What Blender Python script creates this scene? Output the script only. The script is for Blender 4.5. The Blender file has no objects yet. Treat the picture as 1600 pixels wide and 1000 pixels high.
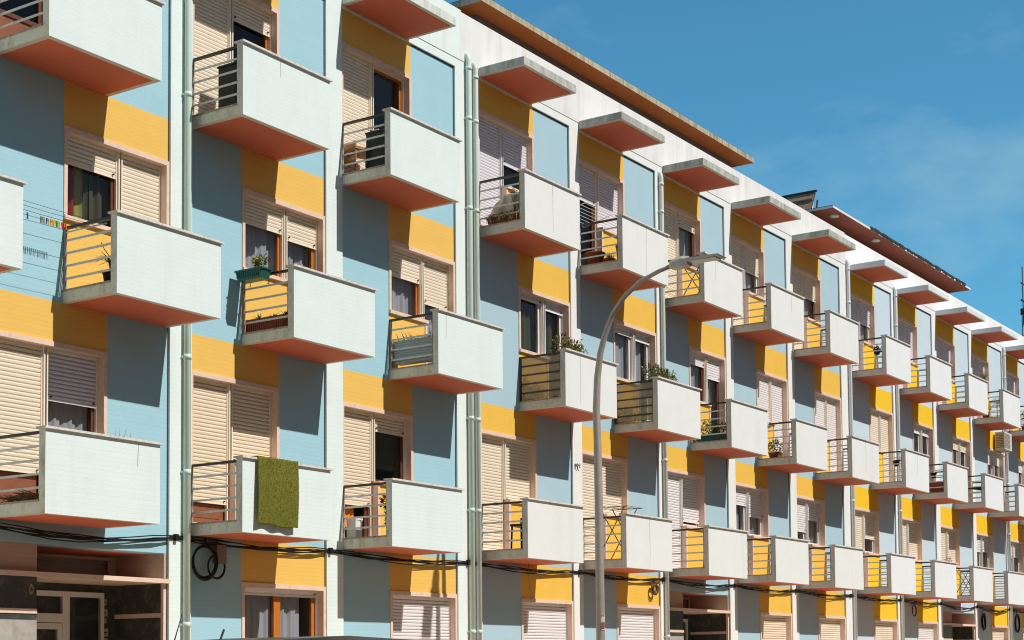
import bpy, math, random
from mathutils import Vector, Matrix
random.seed(7)
S = bpy.context.scene
C = S.collection

# ------------------------------------------------------------------ materials
MATS = {}
def nd(nt, t, **kw):
    n = nt.nodes.new(t)
    for k, v in kw.items():
        if k in n.inputs: n.inputs[k].default_value = v
        else: setattr(n, k, v)
    return n
def mathn(nt, op, a, b=None, clamp=False):
    n = nt.nodes.new('ShaderNodeMath'); n.operation = op; n.use_clamp = clamp
    for i, x in enumerate((a, b)):
        if x is None: continue
        if isinstance(x, (int, float)): n.inputs[i].default_value = x
        else: nt.links.new(x, n.inputs[i])
    return n.outputs[0]
def mixc(nt, fac, a, b):
    n = nt.nodes.new('ShaderNodeMix'); n.data_type = 'RGBA'
    for sock, x in ((n.inputs['Factor'], fac), (n.inputs['A'], a), (n.inputs['B'], b)):
        if isinstance(x, (int, float)): sock.default_value = x
        elif isinstance(x, tuple): sock.default_value = x
        else: nt.links.new(x, sock)
    return n.outputs['Result']
def c4(c): return (c[0], c[1], c[2], 1.0)
def mat(name, col, rough=0.7, metal=0.0, var=0.06, vscale=2.0, streak=0.0, dirt=(0.35, 0.34, 0.3), sscale=(5, 5, .35),
        slo=.5, shi=.75, tile=0.0, bump=0.0, bscale=60.0, blotch=0.0, bcol=(.3, .2, .12), blscale=6.0, spec=.3, local=False):
    m = bpy.data.materials.new(name); m.use_nodes = True
    nt = m.node_tree; b = nt.nodes['Principled BSDF']
    b.inputs['Roughness'].default_value = rough; b.inputs['Metallic'].default_value = metal
    b.inputs['Specular IOR Level'].default_value = spec
    if local: pos = nd(nt, 'ShaderNodeTexCoord').outputs['Object']
    else: pos = nd(nt, 'ShaderNodeNewGeometry').outputs['Position']
    colr = c4(col)
    if var:
        n = nd(nt, 'ShaderNodeTexNoise', Scale=vscale, Detail=5.0, Roughness=.6); nt.links.new(pos, n.inputs['Vector'])
        f = mathn(nt, 'MULTIPLY_ADD', n.outputs['Fac'], 2 * var); f.node.inputs[2].default_value = 1 - var
        sc = nd(nt, 'ShaderNodeVectorMath', operation='SCALE'); sc.inputs[0].default_value = col; nt.links.new(f, sc.inputs['Scale'])
        colr = sc.outputs[0]
    if streak:
        mp = nd(nt, 'ShaderNodeVectorMath', operation='MULTIPLY'); nt.links.new(pos, mp.inputs[0]); mp.inputs[1].default_value = sscale
        n = nd(nt, 'ShaderNodeTexNoise', Scale=1.0, Detail=6.0, Roughness=.65); nt.links.new(mp.outputs[0], n.inputs['Vector'])
        mr = nd(nt, 'ShaderNodeMapRange'); nt.links.new(n.outputs['Fac'], mr.inputs['Value'])
        mr.inputs['From Min'].default_value = slo; mr.inputs['From Max'].default_value = shi; mr.inputs['To Max'].default_value = streak
        colr = mixc(nt, mr.outputs[0], colr, c4(dirt))
    if blotch:
        n = nd(nt, 'ShaderNodeTexNoise', Scale=blscale, Detail=6.0, Roughness=.7); nt.links.new(pos, n.inputs['Vector'])
        mr = nd(nt, 'ShaderNodeMapRange'); nt.links.new(n.outputs['Fac'], mr.inputs['Value'])
        mr.inputs['From Min'].default_value = .52; mr.inputs['From Max'].default_value = .68; mr.inputs['To Max'].default_value = blotch
        colr = mixc(nt, mr.outputs[0], colr, c4(bcol))
    hgt = None
    if tile:
        sx = nd(nt, 'ShaderNodeSeparateXYZ'); nt.links.new(pos, sx.inputs[0])
        cb = nd(nt, 'ShaderNodeCombineXYZ'); nt.links.new(mathn(nt, 'ADD', sx.outputs[0], sx.outputs[1]), cb.inputs[0]); nt.links.new(sx.outputs[2], cb.inputs[1])
        br = nd(nt, 'ShaderNodeTexBrick', Scale=1.0); nt.links.new(cb.outputs[0], br.inputs['Vector'])
        br.inputs['Brick Width'].default_value = 4.0; br.offset = .31; br.inputs['Row Height'].default_value = .0615
        br.inputs['Mortar Size'].default_value = .0035; br.inputs['Mortar Smooth'].default_value = .3
        br.inputs['Color1'].default_value = (1, 1, 1, 1); br.inputs['Color2'].default_value = (1 - tile * .22,) * 3 + (1,)
        br.inputs['Mortar'].default_value = (1 - tile,) * 3 + (1,)
        mu = nt.nodes.new('ShaderNodeMix'); mu.data_type = 'RGBA'; mu.blend_type = 'MULTIPLY'; mu.inputs['Factor'].default_value = 1
        if isinstance(colr, tuple): mu.inputs['A'].default_value = colr
        else: nt.links.new(colr, mu.inputs['A'])
        nt.links.new(br.outputs['Color'], mu.inputs['B']); colr = mu.outputs['Result']
        hgt = mathn(nt, 'MULTIPLY', br.outputs['Fac'], -1.0)
    if bump:
        n = nd(nt, 'ShaderNodeTexNoise', Scale=bscale, Detail=4.0); nt.links.new(pos, n.inputs['Vector'])
        h = n.outputs['Fac']
        if hgt is not None: h = mathn(nt, 'ADD', h, hgt)
        bp = nd(nt, 'ShaderNodeBump', Strength=bump, Distance=.006); nt.links.new(h, bp.inputs['Height'])
        nt.links.new(bp.outputs[0], b.inputs['Normal'])
    if isinstance(colr, tuple): b.inputs['Base Color'].default_value = colr
    else: nt.links.new(colr, b.inputs['Base Color'])
    MATS[name] = m
    return m
STK = dict(streak=.35, bump=.25)
GREYD = (.42, .42, .38)
mat('white1', (.765, .865, .86), tile=.06, streak=.16, dirt=(.45, .48, .44), bump=.2, slo=.52, shi=.8)
mat('white2', (.80, .82, .81), streak=.28, dirt=(.52, .53, .5), bump=.3, slo=.55, shi=.85, sscale=(2.6, 2.6, .25), var=.05, vscale=3.5)
mat('white3', (.82, .845, .87), streak=.12, dirt=(.55, .56, .56), bump=.25)
mat('frieze1', (.77, .86, .85), streak=.4, dirt=(.42, .43, .39), bump=.4, bscale=25, slo=.5, shi=.78)
mat('frieze2', (.80, .79, .79), streak=.5, dirt=(.47, .46, .44), sscale=(3.2, 3.2, .4), blotch=.15, bcol=(.5, .49, .46), blscale=1.2, bump=.3, slo=.47, shi=.74)
mat('frieze3', (.84, .84, .85), streak=.15, dirt=(.5, .5, .5), bump=.25)
mat('blue1', (.37, .62, .73), tile=.085, streak=.12, dirt=(.42, .62, .68), bump=.2, var=.05)
mat('blue2', (.40, .58, .68), streak=.4, dirt=(.5, .62, .68), bump=.3, var=.06)
mat('blue3', (.56, .69, .78), streak=.22, dirt=(.6, .7, .76), bump=.2)
mat('yellow1', (.85, .53, .125), tile=.10, streak=.12, dirt=(.7, .4, .1), bump=.2, var=.04)
mat('yellow2', (.85, .515, .085), tile=.05, streak=.18, dirt=(.62, .38, .09), bump=.3, var=.06)
mat('yellow3', (.90, .56, .025), streak=.1, dirt=(.75, .45, .04), bump=.2, var=.04)
mat('rust', (.69, .165, .085), rough=.8, var=.16, vscale=3, streak=.4, dirt=(.42, .14, .085), sscale=(1.5, 1.5, 1.5), bump=.2)
mat('rim', (.70, .61, .51), var=.15, vscale=8)
mat('conc1', (.70, .75, .71), streak=.6, dirt=(.33, .34, .30), sscale=(9, 9, 1.2), slo=.45, shi=.72, bump=.5, bscale=30)
mat('conc2', (.56, .56, .52), streak=.85, dirt=(.24, .26, .23), sscale=(5, 5, 1.6), slo=.4, shi=.68, bump=.6, blotch=.4, bcol=(.3, .31, .28), blscale=7, bscale=30)
mat('conc3', (.72, .76, .80), streak=.3, dirt=(.42, .45, .47), sscale=(8, 8, 2), bump=.3, bscale=30)
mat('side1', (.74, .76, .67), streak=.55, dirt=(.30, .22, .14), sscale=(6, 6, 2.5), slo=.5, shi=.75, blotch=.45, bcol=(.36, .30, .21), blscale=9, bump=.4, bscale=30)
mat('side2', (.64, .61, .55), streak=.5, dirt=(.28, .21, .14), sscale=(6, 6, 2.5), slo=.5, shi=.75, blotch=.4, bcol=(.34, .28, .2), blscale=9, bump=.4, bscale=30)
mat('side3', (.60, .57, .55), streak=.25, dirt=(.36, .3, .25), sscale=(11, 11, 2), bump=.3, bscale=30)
mat('cap', (.76, .71, .67), streak=.4, dirt=(.2, .17, .14), sscale=(20, 20, 20), slo=.48, shi=.65, bump=.4, bscale=40)
mat('marble', (.80, .61, .50), rough=.45, var=.14, vscale=14, blotch=.3, bcol=(.5, .3, .24), blscale=9)
mat('shut_cream', (.87, .78, .65), rough=.5, var=.05)
mat('shut_beige', (.87, .75, .6), rough=.5, var=.05)
mat('shut_lilac_shade', (.77, .745, .81), rough=.5, var=.04)  # white shutters; the lilac of their shade is put into this colour
mat('shut_white', (.84, .81, .82), rough=.5, var=.04)
mat('wood', (.52, .17, .03), rough=.35, var=.25, vscale=9, spec=.5)
mat('brown', (.13, .045, .03), rough=.4, var=.2, vscale=9, spec=.5)
mat('white_metal', (.78, .75, .72), rough=.35, var=.04)
mat('door_wood', (.24, .09, .05), rough=.45, var=.3, vscale=12)
mat('curtain_white', (.60, .58, .60), rough=.9, var=.05)
mat('curtain_red', (.45, .06, .05), rough=.9, var=.1)
mat('curtain_olive', (.12, .11, .05), rough=.9, var=.1)
mat('curtain_lime', (.5, .5, .12), rough=.9, var=.1)
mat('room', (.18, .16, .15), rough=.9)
mat('bar', (.70, .69, .66), rough=.5, metal=0, var=.12, vscale=20, blotch=.5, bcol=(.24, .12, .06), blscale=18)
mat('handrail', (.055, .045, .04), rough=.45, var=.3, vscale=20)
mat('lip', (.40, .33, .26), rough=.7, blotch=.85, bcol=(.13, .06, .035), blscale=14)
mat('pipe1', (.62, .77, .70), rough=.4, streak=.25, dirt=(.4, .42, .34), var=.06)
mat('pipe2', (.66, .72, .68), rough=.4, streak=.3, dirt=(.42, .38, .32), var=.06)
mat('pipe3', (.70, .74, .76), rough=.4, var=.06)
mat('dark_marble', (.055, .06, .055), rough=.3, var=.3, vscale=5, blotch=.6, bcol=(.2, .19, .18), blscale=5, spec=.6)
mat('grey_marble', (.4, .38, .36), rough=.4, var=.35, vscale=6, blotch=.5, bcol=(.25, .16, .12), blscale=5)
mat('tile_brown', (.50, .38, .30), tile=.18, bump=.2)
mat('roof_dark', (.045, .04, .036), rough=.9, var=.5, vscale=12, bump=.8, bscale=14)
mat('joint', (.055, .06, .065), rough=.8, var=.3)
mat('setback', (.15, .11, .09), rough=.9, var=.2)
mat('slab_edge', (.50, .46, .34), streak=.8, dirt=(.2, .18, .12), sscale=(10, 10, 1.5), slo=.42, shi=.66, bump=.5, bscale=25)
mat('eave', (.40, .115, .022), rough=.85, var=.2, vscale=1.5, streak=.3, dirt=(.3, .1, .04), sscale=(1.5, 1.5, 1.5))
mat('eave3', (.31, .09, .055), rough=.85, var=.12, vscale=1.5)
mat('cable', (.012, .012, .013), rough=.5, var=.3)
mat('galv', (.44, .39, .355), rough=.5, metal=.3, var=.25, vscale=9, streak=.5, dirt=(.3, .25, .2), sscale=(9, 9, .5))
mat('lampgrey', (.56, .51, .46), rough=.5, var=.1)
mat('lamp_lens', (.62, .60, .55), rough=.25)
mat('green_plastic', (.012, .10, .07), rough=.35, var=.15, spec=.5)
mat('terracotta', (.34, .09, .045), rough=.8, var=.2, vscale=12)
mat('leaf', (.07, .12, .03), rough=.6, var=.5, vscale=30)
mat('leaf_dry', (.26, .20, .08), rough=.7, var=.4, vscale=30)
mat('leaf_lime', (.26, .28, .03), rough=.55, var=.4, vscale=30)
mat('leaf_dark', (.03, .05, .018), rough=.55, var=.5, vscale=30)
mat('leaf_red', (.13, .02, .018), rough=.6, var=.4, vscale=30)
mat('flower_red', (.6, .05, .02), rough=.6, var=.3, vscale=30)
mat('twig', (.14, .09, .05), rough=.8, var=.3, vscale=30)
mat('rug', (.19, .185, .026), rough=.95, var=.55, vscale=70, streak=.6, dirt=(.045, .05, .01), sscale=(60, 60, 60), bump=.9, bscale=120)
mat('rug_fibre', (.2, .19, .025), rough=.95, var=.6, vscale=90)
mat('black', (.015, .016, .017), rough=.45, var=.2)
mat('dark_green', (.018, .03, .028), rough=.4, var=.2)
mat('chair_wood', (.42, .2, .07), rough=.5, var=.3, vscale=14)
mat('orange', (.85, .27, .01), rough=.7, var=.2, vscale=8)
mat('cloth_white', (.75, .73, .72), rough=.9, var=.08)
mat('cloth_beige', (.55, .49, .40), rough=.9, var=.15, vscale=6)
mat('slat_grey', (.42, .44, .42), rough=.5, var=.12, vscale=10)
mat('ac_white', (.68, .66, .62), rough=.4, var=.05)
mat('ac_grille', (.24, .19, .16), rough=.5, var=.1)
mat('asphalt', (.13, .11, .09), rough=.9, var=.25, vscale=8, bump=.4)
mat('limestone', (.56, .43, .31), rough=.85, var=.2, vscale=6, bump=.4)
mat('earth', (.42, .30, .20), rough=.95, var=.25, vscale=.4)
mat('ochre', (.58, .32, .18), var=.1)
mat('line_paint', (.78, .77, .74), rough=.8, var=.1)
mat('car_paint', (.035, .033, .032), rough=.25, var=.05, spec=.6)
mat('tyre', (.02, .02, .02), rough=.85)
mat('chrome', (.6, .6, .6), rough=.2, metal=1.0)
mat('light_lens', (.7, .68, .62), rough=.15)
mat('tail_lens', (.45, .02, .02), rough=.2)
mat('panel_dark', (.05, .045, .05), rough=.3, var=.2)
mat('panel_back', (.32, .22, .15), rough=.8, var=.5, vscale=9)
for n_, c_ in (('peg_blue', (.02, .09, .3)), ('peg_red', (.6, .03, .03)), ('peg_yellow', (.75, .5, .02)), ('peg_green', (.03, .3, .05)), ('peg_white', (.7, .7, .7)), ('peg_orange', (.75, .2, .02))):
    mat(n_, c_, rough=.4, var=0)
mat('paper', (.46, .34, .28), rough=.8, var=.3, vscale=25)
mat('sign_gold', (.42, .33, .12), rough=.4, metal=.3)
mat('ink', (.02, .02, .02), rough=.6)
mat('sticker', (.62, .58, .50), rough=.6, var=.15, vscale=30)
mat('stain_red', (.3, .08, .07), rough=.7)
def glassmat(name, tint, gl):
    m = bpy.data.materials.new(name); m.use_nodes = True; nt = m.node_tree
    for n in list(nt.nodes): nt.nodes.remove(n)
    o = nd(nt, 'ShaderNodeOutputMaterial'); t = nd(nt, 'ShaderNodeBsdfTransparent'); t.inputs[0].default_value = c4(tint)
    g = nd(nt, 'ShaderNodeBsdfGlossy'); g.inputs['Roughness'].default_value = .03
    lw = nd(nt, 'ShaderNodeLayerWeight', Blend=.5)
    f = mathn(nt, 'ADD', mathn(nt, 'MULTIPLY', mathn(nt, 'POWER', lw.outputs['Facing'], 4.0), .8), gl, clamp=True)
    mx = nd(nt, 'ShaderNodeMixShader'); nt.links.new(f, mx.inputs[0]); nt.links.new(t.outputs[0], mx.inputs[1]); nt.links.new(g.outputs[0], mx.inputs[2])
    nt.links.new(mx.outputs[0], o.inputs[0]); MATS[name] = m
glassmat('glass', (.84, .86, .88), .03)
def filmmat(name, col, tint, f):
    m = bpy.data.materials.new(name); m.use_nodes = True; nt = m.node_tree; b = nt.nodes['Principled BSDF']; b.inputs['Base Color'].default_value = c4(col); b.inputs['Roughness'].default_value = .5
    t = nd(nt, 'ShaderNodeBsdfTransparent'); t.inputs[0].default_value = c4(tint); mx = nd(nt, 'ShaderNodeMixShader')
    n = nd(nt, 'ShaderNodeTexNoise', Scale=5.0, Detail=4.0); nt.links.new(nd(nt, 'ShaderNodeNewGeometry').outputs['Position'], n.inputs['Vector'])
    nt.links.new(mathn(nt, 'ADD', mathn(nt, 'MULTIPLY', n.outputs['Fac'], .4), f - .2), mx.inputs[0]); nt.links.new(t.outputs[0], mx.inputs[1]); nt.links.new(b.outputs[0], mx.inputs[2])
    nt.links.new(mx.outputs[0], nt.nodes['Material Output'].inputs[0]); MATS[name] = m
filmmat('tan_panel', (.50, .42, .26), (.9, .82, .66), .5)

# ------------------------------------------------------------------ mesh builder
class MB:
    def __init__(s): s.v = []; s.f = []; s.m = []; s.slots = []; s.sm = []
    def mi(s, name):
        if name not in s.slots: s.slots.append(name)
        return s.slots.index(name)
    def face(s, idx, m, smooth=False): s.f.append(idx); s.m.append(s.mi(m)); s.sm.append(smooth)
    def box(s, x0, x1, y0, y1, z0, z1, m, faces=None):
        b = len(s.v)
        s.v += [(x0, y0, z0), (x1, y0, z0), (x1, y1, z0), (x0, y1, z0), (x0, y0, z1), (x1, y0, z1), (x1, y1, z1), (x0, y1, z1)]
        faces = faces or {}
        for k, q in (('bottom', (0, 3, 2, 1)), ('top', (4, 5, 6, 7)), ('front', (0, 1, 5, 4)), ('right', (1, 2, 6, 5)), ('back', (2, 3, 7, 6)), ('left', (3, 0, 4, 7))):
            s.face([b + i for i in q], faces.get(k, m))
        return s
    def prism(s, pts, axis, a, b, m):
        # pts polygon (2D) extruded along axis from a to b;  axis 'x': pts are (y,z), 'y': (x,z), 'z': (x,y)
        mk = {'x': lambda p, t: (t, p[0], p[1]), 'y': lambda p, t: (p[0], t, p[1]), 'z': lambda p, t: (p[0], p[1], t)}[axis]
        n = len(pts); o = len(s.v)
        s.v += [mk(p, a) for p in pts] + [mk(p, b) for p in pts]
        for i in range(n):
            j = (i + 1) % n
            s.face([o + i, o + j, o + n + j, o + n + i], m)
        s.face([o + i for i in range(n)][::-1], m); s.face([o + n + i for i in range(n)], m)
        return s
    def tube(s, pts, r, m, n=8, cap=True, smooth=True):
        pts = [Vector(p) for p in pts]; rr = r if isinstance(r, (list, tuple)) else [r] * len(pts)
        o = len(s.v); t0 = (pts[1] - pts[0]).normalized()
        u = t0.cross(Vector((0, 0, 1)) if abs(t0.z) < .9 else Vector((1, 0, 0))).normalized()
        for i, p in enumerate(pts):
            t = (pts[min(i + 1, len(pts) - 1)] - pts[max(i - 1, 0)]).normalized()
            u = (u - t * u.dot(t)).normalized(); w = t.cross(u)
            for k in range(n):
                a = 2 * math.pi * k / n
                s.v.append(tuple(p + (u * math.cos(a) + w * math.sin(a)) * rr[i]))
        for i in range(len(pts) - 1):
            for k in range(n):
                k2 = (k + 1) % n
                s.face([o + i * n + k, o + i * n + k2, o + (i + 1) * n + k2, o + (i + 1) * n + k], m, smooth)
        if cap:
            s.face([o + k for k in range(n)][::-1], m); e = o + (len(pts) - 1) * n
            s.face([e + k for k in range(n)], m)
        return s
    def lathe(s, c, prof, m, n=16, smooth=True):
        o = len(s.v)
        for r, z in prof:
            for k in range(n):
                a = 2 * math.pi * k / n; s.v.append((c[0] + r * math.cos(a), c[1] + r * math.sin(a), c[2] + z))
        for i in range(len(prof) - 1):
            for k in range(n):
                k2 = (k + 1) % n
                s.face([o + i * n + k, o + i * n + k2, o + (i + 1) * n + k2, o + (i + 1) * n + k], m, smooth)
        s.face([o + k for k in range(n)][::-1], m); e = o + (len(prof) - 1) * n; s.face([e + k for k in range(n)], m)
        return s
    def leaf(s, p, d, L, w, m, rnd=random):
        d = Vector(d).normalized(); p = Vector(p)
        u = d.cross(Vector((rnd.uniform(-1, 1), rnd.uniform(-1, 1), rnd.uniform(-1, 1)))).normalized()
        o = len(s.v); nrm = d.cross(u)
        s.v += [tuple(p), tuple(p + d * L * .45 + u * w * .5 + nrm * L * .06), tuple(p + d * L), tuple(p + d * L * .45 - u * w * .5 + nrm * L * .06)]
        s.face([o, o + 1, o + 2, o + 3], m)
    def blade(s, p, d, L, w, m, droop=.4, seg=4):
        d = Vector(d).normalized(); p = Vector(p); side = d.cross(Vector((0, 0, 1)))
        if side.length < .05: side = Vector((1, 0, 0))
        side.normalize(); o = len(s.v)
        for i in range(seg + 1):
            t = i / seg; q = p + d * L * t + Vector((0, 0, -droop * L * t * t)); ww = w * (1 - t) * .5 + .001
            s.v += [tuple(q + side * ww), tuple(q - side * ww)]
        for i in range(seg): s.face([o + 2 * i, o + 2 * i + 1, o + 2 * i + 3, o + 2 * i + 2], m)
    def grid(s, fn, nu, nv, m, smooth=True):
        o = len(s.v)
        for i in range(nu + 1):
            for j in range(nv + 1): s.v.append(tuple(fn(i / nu, j / nv)))
        for i in range(nu):
            for j in range(nv):
                a = o + i * (nv + 1) + j; s.face([a, a + nv + 1, a + nv + 2, a + 1], m, smooth)
        return s
    def mesh(s, name):
        me = bpy.data.meshes.new(name); me.from_pydata(s.v, [], s.f)
        for n in s.slots: me.materials.append(MATS[n])
        me.polygons.foreach_set('material_index', s.m); me.polygons.foreach_set('use_smooth', s.sm); me.update()
        return me
    def build(s, name, parent=None, loc=(0, 0, 0)): return link(name, s.mesh(name), parent, loc)
def link(name, data, parent=None, loc=(0, 0, 0)):
    o = bpy.data.objects.new(name, data); C.objects.link(o); o.location = loc
    if parent: o.parent = parent
    return o
def tag(o, label, cat, group=None):
    o['label'] = label; o['category'] = cat
    if group: o['group'] = group
    return o
def thing(name, label, cat, loc=(0, 0, 0), group=None):
    return tag(link(name, None, None, loc), label, cat, group)

# ------------------------------------------------------------------ camera
Rr = 2503.6591; YAW = .981931911; PIT = .0589559962; ROL = -.00864766193
fw = Vector((math.sin(YAW) * math.cos(PIT), math.cos(YAW) * math.cos(PIT), math.sin(PIT)))
r0 = Vector((math.cos(YAW), -math.sin(YAW), 0)); u0 = r0.cross(fw)
rv = r0 * math.cos(ROL) + u0 * math.sin(ROL); uv = -r0 * math.sin(ROL) + u0 * math.cos(ROL)
cd = bpy.data.cameras.new('camera'); cam = bpy.data.objects.new('camera', cd); C.objects.link(cam)
M = Matrix.Identity(4)
for i, a in enumerate((rv, uv, -fw)):
    for j in range(3): M[j][i] = a[j]
M.translation = Vector((0, -16, 1.6)); cam.matrix_world = M
cd.sensor_width = 36; cd.sensor_fit = 'HORIZONTAL'; cd.lens = Rr / 1600 * 36
cd.shift_x = 0; cd.shift_y = (896.4268 - 500) / 1600; cd.clip_start = .1; cd.clip_end = 3000
S.camera = cam

# ------------------------------------------------------------------ light
SUND = Vector((.15, -1.0, 1.125)).normalized()
sl = bpy.data.lights.new('sun', 'SUN'); so = bpy.data.objects.new('sun', sl); C.objects.link(so)
so.rotation_euler = SUND.to_track_quat('Z', 'Y').to_euler(); so.location = (20, -40, 50)
sl.energy = 4.4; sl.angle = math.radians(.5); sl.color = (1.0, .955, .875)
W = bpy.data.worlds.new('World'); S.world = W; W.use_nodes = True
nt = W.node_tree; bg = nt.nodes['Background']
SKY_SUNSIDE = (.50, .44, .36, 1)   # sky on the sun side dimmed and warmed to weaken the fill light
sk = nd(nt, 'ShaderNodeTexSky', sky_type='NISHITA'); sk.sun_disc = False
sk.sun_elevation = math.asin(SUND.z); sk.sun_rotation = math.atan2(SUND.x, SUND.y)
sk.altitude = 50; sk.air_density = 1.0; sk.dust_density = 0; sk.ozone_density = 6
tc = nd(nt, 'ShaderNodeTexCoord'); mp = nd(nt, 'ShaderNodeMapping'); nt.links.new(tc.outputs['Generated'], mp.inputs[0])
mp.inputs['Scale'].default_value = (1, 1, 2.2); mp.inputs['Location'].default_value = (.37, .2, .15)
cn = nd(nt, 'ShaderNodeTexNoise', Scale=7.0, Detail=7.0, Roughness=.55); nt.links.new(mp.outputs[0], cn.inputs['Vector'])
mr = nd(nt, 'ShaderNodeMapRange'); nt.links.new(cn.outputs['Fac'], mr.inputs['Value'])
mr.inputs['From Min'].default_value = .5; mr.inputs['From Max'].default_value = .72; mr.inputs['To Max'].default_value = .34
tn = nd(nt, 'ShaderNodeVectorMath', operation='MULTIPLY'); nt.links.new(sk.outputs[0], tn.inputs[0]); 
sxyz = nd(nt, 'ShaderNodeSeparateXYZ'); nt.links.new(tc.outputs['Generated'], sxyz.inputs[0])
dr = nd(nt, 'ShaderNodeMapRange', interpolation_type='SMOOTHSTEP'); nt.links.new(sxyz.outputs[1], dr.inputs['Value'])
dr.inputs['From Min'].default_value = -.35; dr.inputs['From Max'].default_value = .3
nt.links.new(mixc(nt, dr.outputs[0], SKY_SUNSIDE, (.6, 1.18, 1.11, 1)), tn.inputs[1])
cl = mixc(nt, mr.outputs[0], tn.outputs[0], (3.3, 5.2, 5.6, 1))
nt.links.new(cl, bg.inputs['Color']); bg.inputs['Strength'].default_value = .12
S.view_settings.view_transform = 'Standard'; S.view_settings.look = 'None'; S.view_settings.exposure = 0; S.view_settings.gamma = 1
S.render.engine = 'CYCLES'; S.cycles.use_denoising = True; S.cycles.filter_width = 1.1; S.cycles.max_bounces = 10; S.cycles.diffuse_bounces = 5
S.cycles.transparent_max_bounces = 12; S.cycles.caustics_reflective = False; S.cycles.caustics_refractive = False

# ------------------------------------------------------------------ ground
def struct(o): o['kind'] = 'structure'; return o
struct(MB().box(-400, 600, -400, 600, -.5, -.16, 'earth').build('ground'))
struct(MB().box(-60, 160, -11, -3.5, -.3, -.12, 'asphalt').build('road'))
g = MB(); g.box(-60, 160, -3.3, 0.2, -.3, 0, 'limestone').box(-60, 160, -3.5, -3.3, -.3, .005, 'line_paint'); struct(g.build('pavement'))
g = MB(); g.box(-60, 160, -20, -11.2, -.3, 0, 'limestone').box(-60, 160, -11.2, -11, -.3, .005, 'line_paint'); struct(g.build('pavement'))

# ------------------------------------------------------------------ facade data
E_ = dict(Z=9.23, A=12.57, B=15.912, C=19.186, D=22.96, E=26.37, F=29.8, G=33.12, H=36.54, I=40.33, J=43.74, K=47.15, L=50.58, M=54.0)
O_ = dict(Z=10.38, A=13.66, B=16.955, C=20.40, D=24.24, E=27.69, F=30.97, G=34.38, H=37.79, I=41.6, J=44.99, K=48.49, L=51.98, M=55.4)
R_ = {b: O_[b] + (1.84 if b in 'ZABC' else 1.785) for b in O_}
WB = 1.832
B_ = [
 dict(bays='ZABC', x0=5.0, x1=22.42, zs={2: 3.47, 3: 6.308, 4: 9.22}, zc=12.12, top=13.14, s='1',
      label='apartment building with fine mint tile, cyan panels and soft yellow panels, nearest to the camera'),
 dict(bays='DEFGH', x0=22.42, x1=39.98, zs={2: 3.49, 3: 6.292, 4: 9.236}, zc=12.124, top=13.11, s='2',
      label='middle apartment building with streaked white parapet, weathered concrete canopies and rust roof slab'),
 dict(bays='IJKLM', x0=39.98, x1=58.6, zs={2: 3.492, 3: 6.383, 4: 9.273}, zc=12.165, top=13.08, s='3',
      label='farthest apartment building with clean white render, pale blue panels and strong yellow panels'),
]
LT, LB, SILL, FL = 2.32, 2.255, 1.15, .155
# shutters: bottom edge above the balcony soffit for the left and right half (0 = closed, 2.2 = open); frame; shutter colour; curtain
WIN = {
 'A4': (1.4, 1.9, 'brown', 'shut_cream', None), 'B4': (0, 1.94, 'wood', 'shut_cream', None), 'C4': (0, 2.2, 'wood', 'shut_cream', None),
 'D4': (0, 1.61, 'white_metal', 'shut_lilac_shade', None), 'E4': (1.61, 0, 'brown', 'shut_lilac_shade', None), 'F4': (0, 2.02, 'brown', 'shut_cream', 'curtain_white'),
 'G4': (0, 1.70, 'white_metal', 'shut_cream', 'curtain_white'), 'H4': (0, 1.73, 'brown', 'shut_cream', 'curtain_white'), 'I4': (0, 1.69, 'white_metal', 'shut_lilac_shade', 'curtain_white'),
 'J4': (0, 1.2, 'white_metal', 'shut_lilac_shade', None), 'K4': (0, 1.72, 'white_metal', 'shut_lilac_shade', None), 'L4': (0, 1.35, 'white_metal', 'shut_lilac_shade', None), 'M4': (0, 1.75, 'white_metal', 'shut_lilac_shade', None),
 'Z3': (0, 0, 'wood', 'shut_cream', None), 'A3': (1.91, 0, 'brown', 'shut_cream', 'curtain_red'), 'B3': (1.89, 1.83, 'wood', 'shut_cream', 'curtain_white'), 'C3': (1.81, 1.5, 'wood', 'shut_cream', 'curtain_white'),
 'D3': (2.17, 2.1, 'white_metal', 'shut_white', 'curtain_olive'), 'E3': (2.13, 2.1, 'white_metal', 'shut_white', 'curtain_white'), 'F3': (2.0, 1.79, 'brown', 'shut_white', 'curtain_white'),
 'G3': (0, 0.55, 'brown', 'shut_white', None), 'H3': (0, 0, 'brown', 'shut_white', None), 'I3': (0, 0, 'white_metal', 'shut_cream', None),
 'J3': (2.05, 2.05, 'white_metal', 'shut_white', None), 'K3': (1.95, 1.95, 'white_metal', 'shut_cream', None), 'L3': (1.83, 1.87, 'white_metal', 'shut_white', None), 'M3': (1.9, 1.7, 'white_metal', 'shut_white', None),
 'A2': (.65, 1.61, 'brown', 'shut_lilac_shade', 'curtain_white'), 'B2': (.53, 0, 'brown', 'shut_beige', None), 'C2': (.76, 2.0, 'open', 'shut_beige', None),
 'D2': (0, 0, 'brown', 'shut_cream', None), 'E2': (0, 0, 'brown', 'shut_cream', None), 'F2': (0, 1.28, 'white_metal', 'shut_white', None),
 'G2': (1.86, 1.63, 'white_metal', 'shut_white', 'curtain_white'), 'H2': (1.47, 1.8, 'white_metal', 'shut_white', 'curtain_white'), 'I2': (0, 1.57, 'white_metal', 'shut_cream', None),
 'J2': (0, 0, 'white_metal', 'shut_cream', None), 'K2': (0, 0, 'white_metal', 'shut_cream', None), 'L2': (1.75, 1.78, 'white_metal', 'shut_white', 'curtain_olive'), 'M2': (1.75, 1.78, 'white_metal', 'shut_white', None),
}
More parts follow.
